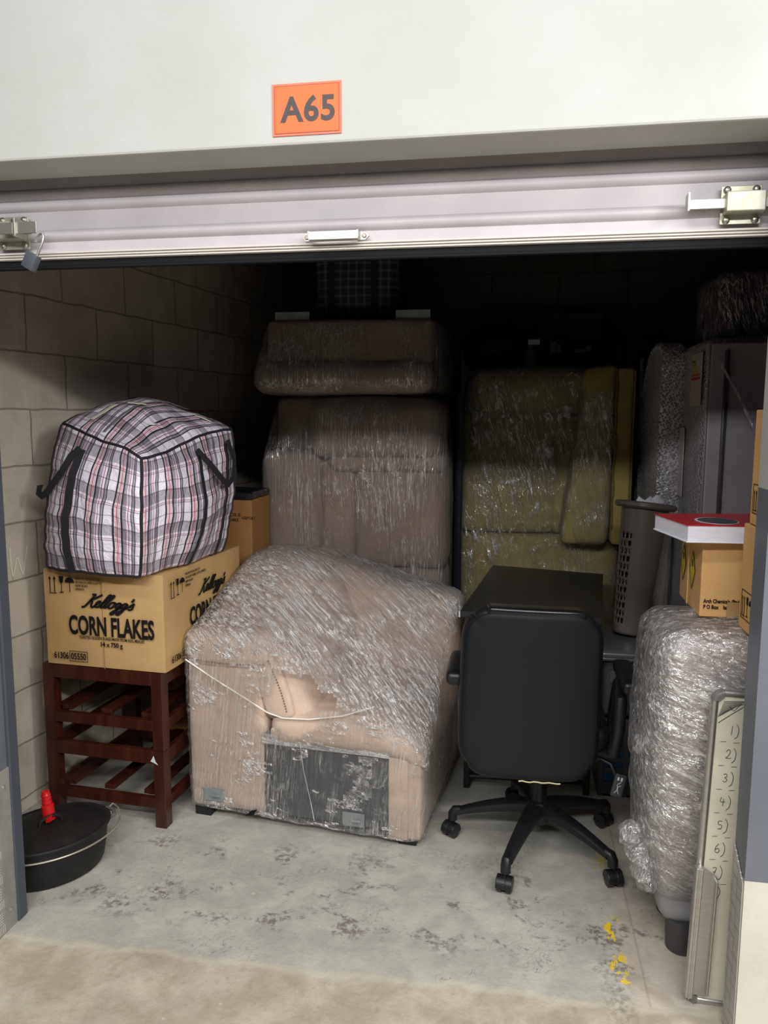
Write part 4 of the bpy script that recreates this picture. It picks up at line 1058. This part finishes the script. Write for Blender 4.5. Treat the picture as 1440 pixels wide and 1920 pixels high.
# ------------------------------------------------------------------ fridge, bubble-wrapped panel, beige bundle
def fridge():
    t = thing('fridge', 'silver grey fridge wrapped in clear film, upright behind the cardboard boxes', 'fridge', (1.0, 3.5, 0))
    b = W().box(.738, 1.33, 3.225, 3.85, .0, 1.835, .008); body = b.out('cabinet', GREYAPP, t)
    W().box(.74, 1.33, 3.195, 3.222, .62, 1.83, .006).out('door', GREYAPP, t)
    W().box(.74, 1.33, 3.195, 3.222, .03, .61, .006).out('door', GREYAPP, t)
    W().box(.732, .7375, 3.192, 3.197, .03, 1.832, .001).out('edge_strip', STEEL, t)
    W().box(.79, .806, 3.178, 3.196, .70, 1.80, .004).out('handle', basic('dark_grey_handle', (.06, .06, .065), .3), t, True)
    # energy label on the side
    l = W().box(.7185, .7205, 3.24, 3.42, 1.59, 1.80); lab = l.out('energy_label', basic('faded_label', srgb(196, 186, 170), .6), t)
    cols = [(90, 130, 70), (140, 160, 70), (196, 186, 80), (206, 160, 70), (200, 110, 64), (178, 62, 52)]
    for i, c in enumerate(cols):
        z = 1.775-.014*i; q = W().box(.7175, .7184, 3.40-.05-.018*i, 3.41, z-.010, z); q.out('rating_bar', basic('bar_%d' % i, srgb(*c), .6), lab)
    W().box(.7185, .7205, 3.50, 3.60, 1.20, 1.50).out('paper_sheet', basic('dim_paper', srgb(206, 196, 194), .6), t)
    wrap_hull('bubble_wrap', [body], m_bubble('bubble_film'), t, .010, .03, .004, 10, (1, 1, 1), 1)
    w = W(); w.ribbon([(.755, 3.155, 1.77), (.84, 3.15, 1.62), (.92, 3.152, 1.46), (.99, 3.15, 1.30)], [(0, -1, 0)]*4, .010, .001); w.out('film_fold', film('film_fold_clear', base=.35, haze=.7), t)
fridge()
def round_panel():
    t = thing('bubble_wrapped_tabletop', 'round-cornered board in bubble wrap standing upright beside the fridge', 'board', (.69, 3.85, 1.09))
    def prof(y0, y1, z0, z1, r, r2):
        P = [(y0, z0)]
        for cx, cz, a0, rr in ((y1-r2, z0+r2, -90, r2), (y1-r, z1-r, 0, r), (y0+.10, z1-.10, 90, .10)):
            for i in range(11): a = R(a0+9*i); P.append((cx+rr*math.cos(a), cz+rr*math.sin(a)))
        return P
    M = Matrix.Rotation(R(90), 4, 'Z')
    b = W(M); b.prism(prof(3.60, 4.10, 1.10, 1.86, .34, .12), -.725, -.645, bev=.01); b.out('panel_body', basic('mauve_grey_board', srgb(150, 142, 146), .7), t, True)
    # ribbed bubble-wrap rim rolls following the edge
    pf = prof(3.60, 4.10, 1.10, 1.86, .34, .12)[5:28]
    for k, x in enumerate((.640, .664, .690, .716)):
        w = W(); pts = []
        for i in range(len(pf)-1):
            for q in range(8):
                u = q/8; y = pf[i][0]*(1-u)+pf[i+1][0]*u; z = pf[i][1]*(1-u)+pf[i+1][1]*u; pts.append((x, y, z))
        # resample by length
        out = [Vector(pts[0])]
        for p in pts[1:]:
            while (Vector(p)-out[-1]).length > .006: out.append(out[-1]+(Vector(p)-out[-1]).normalized()*.006)
        w.tube(out, .016, 8, radii=[.013+.0055*abs(math.sin(i*math.pi/3)) for i in range(len(out))]); w.out('bubble_roll', m_bubble('bubble_roll_%d' % k) if k == 0 else bpy.data.materials['bubble_roll_0'], t, True)
    b = W(M); b.prism(prof(3.59, 4.09, 1.095, 1.87, .34, .12), -.735, -.628, bev=.012); b.out('bubble_sheet', bpy.data.materials['bubble_film'], t, True)
round_panel()
def bundle():
    t = thing('fabric_bundle', 'grey beige ribbed fabric bundle in film, below the bubble-wrapped board', 'bundle', (.667, 3.8, 0))
    m = fabric('grey_beige_cloth', srgb(166, 150, 142), srgb(146, 132, 126))
    o = W().soft(.622, .712, 3.60, 4.05, .0, 1.085, .05, 18, (.006, 0, .008), .012, 6, seed=4).out('cloth', m, t, True)
    wrap_hull('film_wrap', [o], FILM_V, t, .003, .02, .003, 14, (1, 1, 1), 2)
bundle()

# ------------------------------------------------------------------ film-wrapped item at the right
def wrapped_item():
    t = thing('wrapped_appliance', 'bulky item in thick layers of clear film with grey base, beside the whiteboard', 'wrapped item', (.72, 2.4, 0))
    def body(q):
        k = max(0, min(1, (q.z-.05)/.93)); q.x += (.022*(1-k)) if q.x < .7 else 0
        q.y += .09*(1-k) if q.y < 2.4 else 0
        return q
    src = []
    b = W().soft(.405, .98, 2.07, 2.43, .185, .955, .06, 18, (.02, .02, .01), .010, 5, fn=body)
    o = b.out('wrapped_body', fabric('pinkish_grey_padding', srgb(196, 182, 180), srgb(172, 160, 160)), t, True); src.append(o)
    def bfn(q):
        k = (q.z-.055)/.2; q.x += .02*(1-k) if q.x < .7 else 0; q.y += .03*(1-k) if q.y < 2.4 else 0
        return q
    W().soft(.432, .97, 2.145, 2.42, .075, .26, .05, 12, fn=bfn).out('base_shell', basic('grey_base_plastic', srgb(150, 150, 154), .4), t, True)
    for x, y in ((.515, 2.20), (.90, 2.22), (.52, 2.37), (.9, 2.37)):
        W(Matrix.Translation((x, y, 0))).lathe([(.034, .0), (.042, .004), (.046, .08), (.044, .10)], 28).out('foot', basic('charcoal_foot', (.05, .048, .052), .45), t, True)
    wr = wrap_hull('film_wrap', src, FILM_D, t, .012, .014, .007, 7, (.8, .8, 1.3), 2)
    wr2 = wrap_hull('film_wrap', src, FILM_D, t, .004, .016, .005, 12, (1, 1, .6), 2)
    # bunched tails on the left flank
    fl = film('film_tail', (.3, 0, 1), 6., 16., .14, .5, .3, 1., (.2, .45))
    w = W()
    for i, (x, y, z, s) in enumerate(((.362, 2.20, .335, .030), (.378, 2.19, .295, .028), (.395, 2.18, .25, .030), (.385, 2.22, .61, .026), (.41, 2.2, .20, .026))):
        w = W(); w.soft(x-s, x+s, y-s*1.2, y+s*1.2, z-s*1.1, z+s*1.1, s*.9, 12, amp=.016, fr=26, seed=i*3); w.out('film_tail', fl, t, True)
wrapped_item()
# cardboard on top of it
def small_box():
    t = thing('cardboard_box', 'small orange tan cardboard box with yellow tape under the red book', 'box', (.70, 2.42, .985), R(1))
    body = W().box(.528, .88, 2.25, 2.52, .985, 1.203, .003).out('carton_body', CARD3, t)
    W().box(.5255, .5275, 2.405, 2.417, .985, 1.203).out('tape_edge', basic('glossy_tape', srgb(232, 200, 120), .2), t)
    q = W(); Mx = face_matrix((.5268, 2.35, 1.10), (0, -1, 0), (0, 0, 1))
    for cx in (0., -.12):
        b = bmesh.new(); vs = [b.verts.new(p) for p in ((cx-.03, 0, .001), (cx, -.05, .001), (cx+.03, 0, .001), (cx, .05, .001))]; b.faces.new(vs); q.join(b, Mx)
    q.out('hazard_mark', basic('hazard_yellow', srgb(206, 186, 40), .6), t)
    for cx in (0., -.12):
        q = W(Mx)
        for a, b_ in (((cx-.034, 0), (cx, -.056)), ((cx, -.056), (cx+.034, 0)), ((cx+.034, 0), (cx, .056)), ((cx, .056), (cx-.034, 0))): q.stroke([a, b_], .003, Matrix.Translation((0, 0, .0015)))
        q.box(cx-.004, cx+.004, .01, .03, .0012, .002)
        q.out('hazard_outline', INK, t)
    F = W(face_matrix((.537, 2.2485, 1.012), (1, 0, 0), (0, 0, 1)))
    F.text('Arch Chemicals (Pty) Ltd', .0155, Matrix.Translation((0, .014, 0)), .72, .0005); F.text('P O Box    Isando, Ga', .0155, Matrix.Translation((0, -.003, 0)), .75, .0005); F.out('lettering', INK, t)
    W().box(.60, .66, 2.2465, 2.2485, .985, 1.03).out('packing_tape', basic('clear_brown_tape', (0, 0, 0)), t)
small_box()
def tall_box(x0, x1, y0, y1, z0, z1, label):
    t = thing('cardboard_box', label, 'box', ((x0+x1)/2, (y0+y1)/2, z0), group=None)
    W().box(x0, x1, y0, y1, z0, z1, .003).out('carton_body', CARD3, t)
    x = W(face_matrix((x0-.001, y1-.02, z0+.03), (0, -1, 0), (0, 0, 1)))
    icons(x, Matrix.Identity(4), .01, .01, .75); frame_rect(x, Matrix.Identity(4), .0, .095, .0, .075, .0018)
    x.out('handling_symbols', INK, t)
tall_box(.601, .92, 1.945, 2.135, .995, 1.272, 'lower of two orange cardboard boxes stacked just behind the right pier')
tall_box(.606, .92, 1.94, 2.110, 1.274, 1.566, 'upper of two orange cardboard boxes stacked just behind the right pier')
def book():
    t = thing('book', 'thick white paged book with red cover on the small cardboard box', 'book', (.55, 2.35, 1.206))
    b = bmesh.new(); P = [(.452, 2.160), (.598, 2.145), (.86, 2.26), (.80, 2.55), (.470, 2.53)]
    P = [(.455, 2.150), (.60, 2.150), (.60, 2.24), (.80, 2.30), (.80, 2.52), (.438, 2.50)]
    P = [(.474, 2.215), (.80, 2.225), (.80, 2.52), (.468, 2.52)]
    def pr(P, z0, z1, name, mat, par):
        w = W(); w.M = Matrix.Identity(4); b = bmesh.new(); f = b.faces.new([b.verts.new((x, y, z0)) for x, y in P]); e = bmesh.ops.extrude_face_region(b, geom=[f])
        for g in e['geom']:
            if isinstance(g, bmesh.types.BMVert): g.co.z = z1
        bmesh.ops.recalc_face_normals(b, faces=b.faces[:]); w.join(b); return w.out(name, mat, par)
    P = [(.474, 2.195), (.80, 2.215), (.80, 2.50), (.428, 2.43)]
    pr(P, 1.209, 1.252, 'pages', PAPER, t)
    c = sum((Vector(p) for p in P), Vector((0, 0)))/len(P); Q = [tuple(c+(Vector(p)-c)*1.02) for p in P]
    pr(Q, 1.2055, 1.209, 'back_cover', basic('white_cover', srgb(232, 232, 240), .3), t); cv = pr(Q, 1.252, 1.2545, 'cover', basic('red_cover', (.48, .012, .025), .28), t)
    q = W()
    def disc(cx, cy, r, z, name, m, sx=1):
        w = W(Matrix.Translation((cx, cy, z))); w.lathe([(r, 0), (r, .0006)], 40, sx=sx); w.out(name, m, cv)
    disc(.57, 2.29, .072, 1.2546, 'pale_ring', WHITEP, .8); disc(.572, 2.288, .066, 1.2552, 'dark_disc', basic('dark_teal_print', srgb(60, 66, 76), .3), .8)
book()

# ------------------------------------------------------------------ whiteboard
def whiteboard():
    t = thing('whiteboard', 'aluminium framed whiteboard on end with handwritten numbers, against the right pier', 'whiteboard', (.72, 1.985, 0))
    H_, Wd = .855, .52
    M = Matrix.Translation((.482, 1.985, 0)) @ Matrix.Rotation(R(-3.0), 4, 'X') @ Matrix.Rotation(R(2.4), 4, 'Y')
    f = .020
    W(M).box(f*.5, Wd-f*.5, -.004, .006, f*.5, H_-f*.5).out('board_face', WHITEB, t)
    fr = W(M); fr.tube([(f/2, 0, .02), (f/2, 0, H_-.03)], f/2, 12); fr.tube([(Wd-f/2, 0, .02), (Wd-f/2, 0, H_-.03)], f/2, 12); fr.tube([(.03, 0, f/2), (Wd-.03, 0, f/2)], f/2, 12); fr.tube([(.03, 0, H_-f/2), (Wd-.03, 0, H_-f/2)], f/2, 12)
    fr.out('frame', ALU, t, True)
    for x, z, a in ((0, 0, 0), (Wd, 0, 1), (Wd, H_, 2), (0, H_, 3)):
        c = W(M); cx = x+(.03 if x == 0 else -.03); cz = z+(.03 if z == 0 else -.03); s0 = {0: 180, 1: 270, 2: 0, 3: 90}[a]
        c.tube([(cx+.019*math.cos(R(s0+15*i)), 0, cz+.019*math.sin(R(s0+15*i))) for i in range(7)], .0125, 10)
        c.prism([(cx+.012*math.cos(R(s0)), cz+.012*math.sin(R(s0))), (cx+.03*math.cos(R(s0+15)), cz+.03*math.sin(R(s0+15))), (cx+.03*math.cos(R(s0+75)), cz+.03*math.sin(R(s0+75))), (cx+.012*math.cos(R(s0+90)), cz+.012*math.sin(R(s0+90)))], -.011, .008)
        c.out('corner_cap', basic('grey_corner_cap', srgb(112, 110, 108), .4), t, True)
    # pen tray along the lower left edge
    tr = W(M)
    tr.prism([(0, 0), (.0, 0)] if False else [(-.004, .03), (.050, .028), (.052, .358), (.010, .385), (-.002, .38)], -.012, -.009)
    tr.box(-.006, .012, -.034, -.009, .03, .385, .002); tr.box(.046, .052, -.028, -.009, .04, .352, .002); tr.box(.0, .004, -.038, -.03, .03, .385, .001)
    tr.out('pen_tray', ALU, t)
    # handwriting
    q = W(M @ face_matrix((.027, -.0046, 0), (1, 0, 0), (0, 0, 1))); I = Matrix.Identity(4); pw = .0015
    G = {'1': [[(.010, .03), (.008, .0)]], '2': [[(0, .022), (.006, .03), (.012, .024), (.006, .008), (0, .002), (.008, .001), (.016, .003)]],
         '3': [[(0, .026), (.008, .028), (.010, .020), (.004, .015), (.011, .010), (.006, .001), (-.001, .004)]],
         '4': [[(.002, .028), (.0, .014), (.014, .014)], [(.009, .024), (.007, .0)]],
         '5': [[(.012, .028), (.002, .027), (.002, .017), (.011, .014), (.010, .003), (.0, .001)]],
         '6': [[(.010, .03), (.002, .018), (.001, .004), (.008, .0), (.013, .008), (.008, .015), (.002, .010)]],
         '7': [[(0, .026), (.011, .027), (.004, .0)], [(.002, .013), (.010, .014)]]}
    zs = [.738-.0635*i for i in range(7)]
    for i, z in enumerate(zs):
        x = .022-.0015*i
        for st in G[str(i+1)]: q.stroke([(x+a*.85, z+b_*.8) for a, b_ in st], pw, I)
        q.stroke([(x+.018, z+.029), (x+.024, z+.017), (x+.022, z-.002), (x+.015, z-.010)], pw, I)
        for a, b_ in ((.004, .018), (.036, .05)): q.stroke([(a, z-.021), (b_, z-.019)], .001, I)
    z = .30; q.stroke([(.030, z+.03), (.037, z+.016), (.031, z-.004)], pw, I)
    for i in range(13): q.stroke([(.0-.008+.001*i, .782+.0035*i), (.012+.004*i, .796+.0028*i)], .0011, I)
    q.stroke([(.018, .812), (.03, .802), (.044, .818), (.058, .820)], .0016, I); q.stroke([(-.006, .766), (.02, .788), (.05, .812), (.075, .832)], .0018, I)
    q.out('handwriting', basic('faded_marker', (.05, .045, .05), .6), t)
whiteboard()

# ------------------------------------------------------------------ dim things at the back
def back_things():
    t = thing('plaid_storage_bag', 'dark navy plaid bag in the shadow, on top of the wrapped brown sofa', 'bag', (-.79, 4.0, 2.0))
    m = NT('navy_plaid'); v = m.coord(scale=(1, 1, 1)); sp = m.n('SeparateXYZ', {0: v})
    f1 = m.step(m.math('SINE', m.math('MULTIPLY', sp.outputs[0], 160.)), .5, .8); f2 = m.step(m.math('SINE', m.math('MULTIPLY', sp.outputs[2], 160.)), .5, .8)
    c = m.mix(m.math('MULTIPLY', m.math('ADD', f1, f2), .4), srgb(34, 36, 58), srgb(110, 108, 128)); NP = m.done(m.pbr(c, .55))
    W().soft(-1.0, -.58, 3.80, 4.25, 2.012, 2.36, .06, 14, (.01, .02, .02), .012, 6).out('bag_body', NP, t, True)
    w = W()
    for x in (-.905, -.69): w = W(); w.ribbon([(x, 3.775, 2.02+.32*i/8) for i in range(9)], [(0, -1, 0)]*9, .028, .003); w.out('strap', BLACKCLOTH, t)
    # pale carton and black bag behind the sofas
    single(W().box(-.34, .02, 4.88, 5.06, 0, 1.96, .004).out('white_panel', WHITEP), 'tall white panel standing at the back between the two upright sofas', 'panel')
    single(W().soft(-.30, .03, 4.55, 4.84, 1.81, 2.06, .10, 14, (.02, .02, .02), .03, 7).out('plastic_bag', basic('black_bin_bag', (.01, .01, .013), .35, bump=.5, bscale=14, bdist=.02), None, True), 'crumpled black plastic bag on the olive sofa top, left end', 'bag')
    t = thing('spray_bottle', 'slim grey spray bottle standing on the olive sofa near the black bag', 'bottle', (.075, 4.45, 1.79))
    W(Matrix.Translation((.075, 4.45, 1.79))).lathe([(.03, 0), (.033, .01), (.033, .10), (.014, .13), (.014, .15)], 20).out('bottle_body', basic('grey_bottle', (.2, .21, .25), .4), t, True)
    W(Matrix.Translation((.075, 4.45, 1.94))).box(-.016, .05, -.01, .01, 0, .03, .004).out('trigger_head', WHITEP, t, True)
    def bx(x0, x1, y0, y1, z0, z1, label, marks):
        t = thing('cardboard_box', label, 'box', ((x0+x1)/2, (y0+y1)/2, z0), group=None)
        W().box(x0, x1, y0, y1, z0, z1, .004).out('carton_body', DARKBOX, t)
        w = W()
        for (x, z, ww, hh) in marks: w.box(x, x+ww, y0-.002, y0, z, z+hh)
        w.out('sticker', WHITEP, t)
    # stack of dark boxes on the back right
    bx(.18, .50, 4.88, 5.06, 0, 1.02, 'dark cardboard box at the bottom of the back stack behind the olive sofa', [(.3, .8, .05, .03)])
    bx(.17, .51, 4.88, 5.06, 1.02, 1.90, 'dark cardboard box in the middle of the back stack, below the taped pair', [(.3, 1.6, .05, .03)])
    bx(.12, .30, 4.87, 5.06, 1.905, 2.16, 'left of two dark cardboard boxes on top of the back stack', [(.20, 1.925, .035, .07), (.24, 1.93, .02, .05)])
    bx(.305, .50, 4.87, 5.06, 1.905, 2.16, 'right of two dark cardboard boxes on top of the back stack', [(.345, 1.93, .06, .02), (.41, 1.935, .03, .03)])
    single(W().box(.662, .682, 4.42, 4.44, 0, 1.86, .002).out('metal_rod', ALU), 'thin grey metal rod upright beside the olive sofa', 'rod')
    t = thing('wrapped_case', 'dark purple case in loose clear film lying on top of the fridge', 'case', (1.08, 3.6, 1.84))
    o = W().soft(.82, 1.34, 3.42, 3.85, 1.862, 2.14, .03, 10).out('case_body', basic('dark_purple_case', (.035, .012, .032), .5), t, True)
    wrap_hull('film_wrap', [o], FILM_O, t, .004, .02, .008, 9, (1, 1, .6), 2)
back_things()
for o in list(bpy.data.objects):
    if '_m' in o: del o['_m']
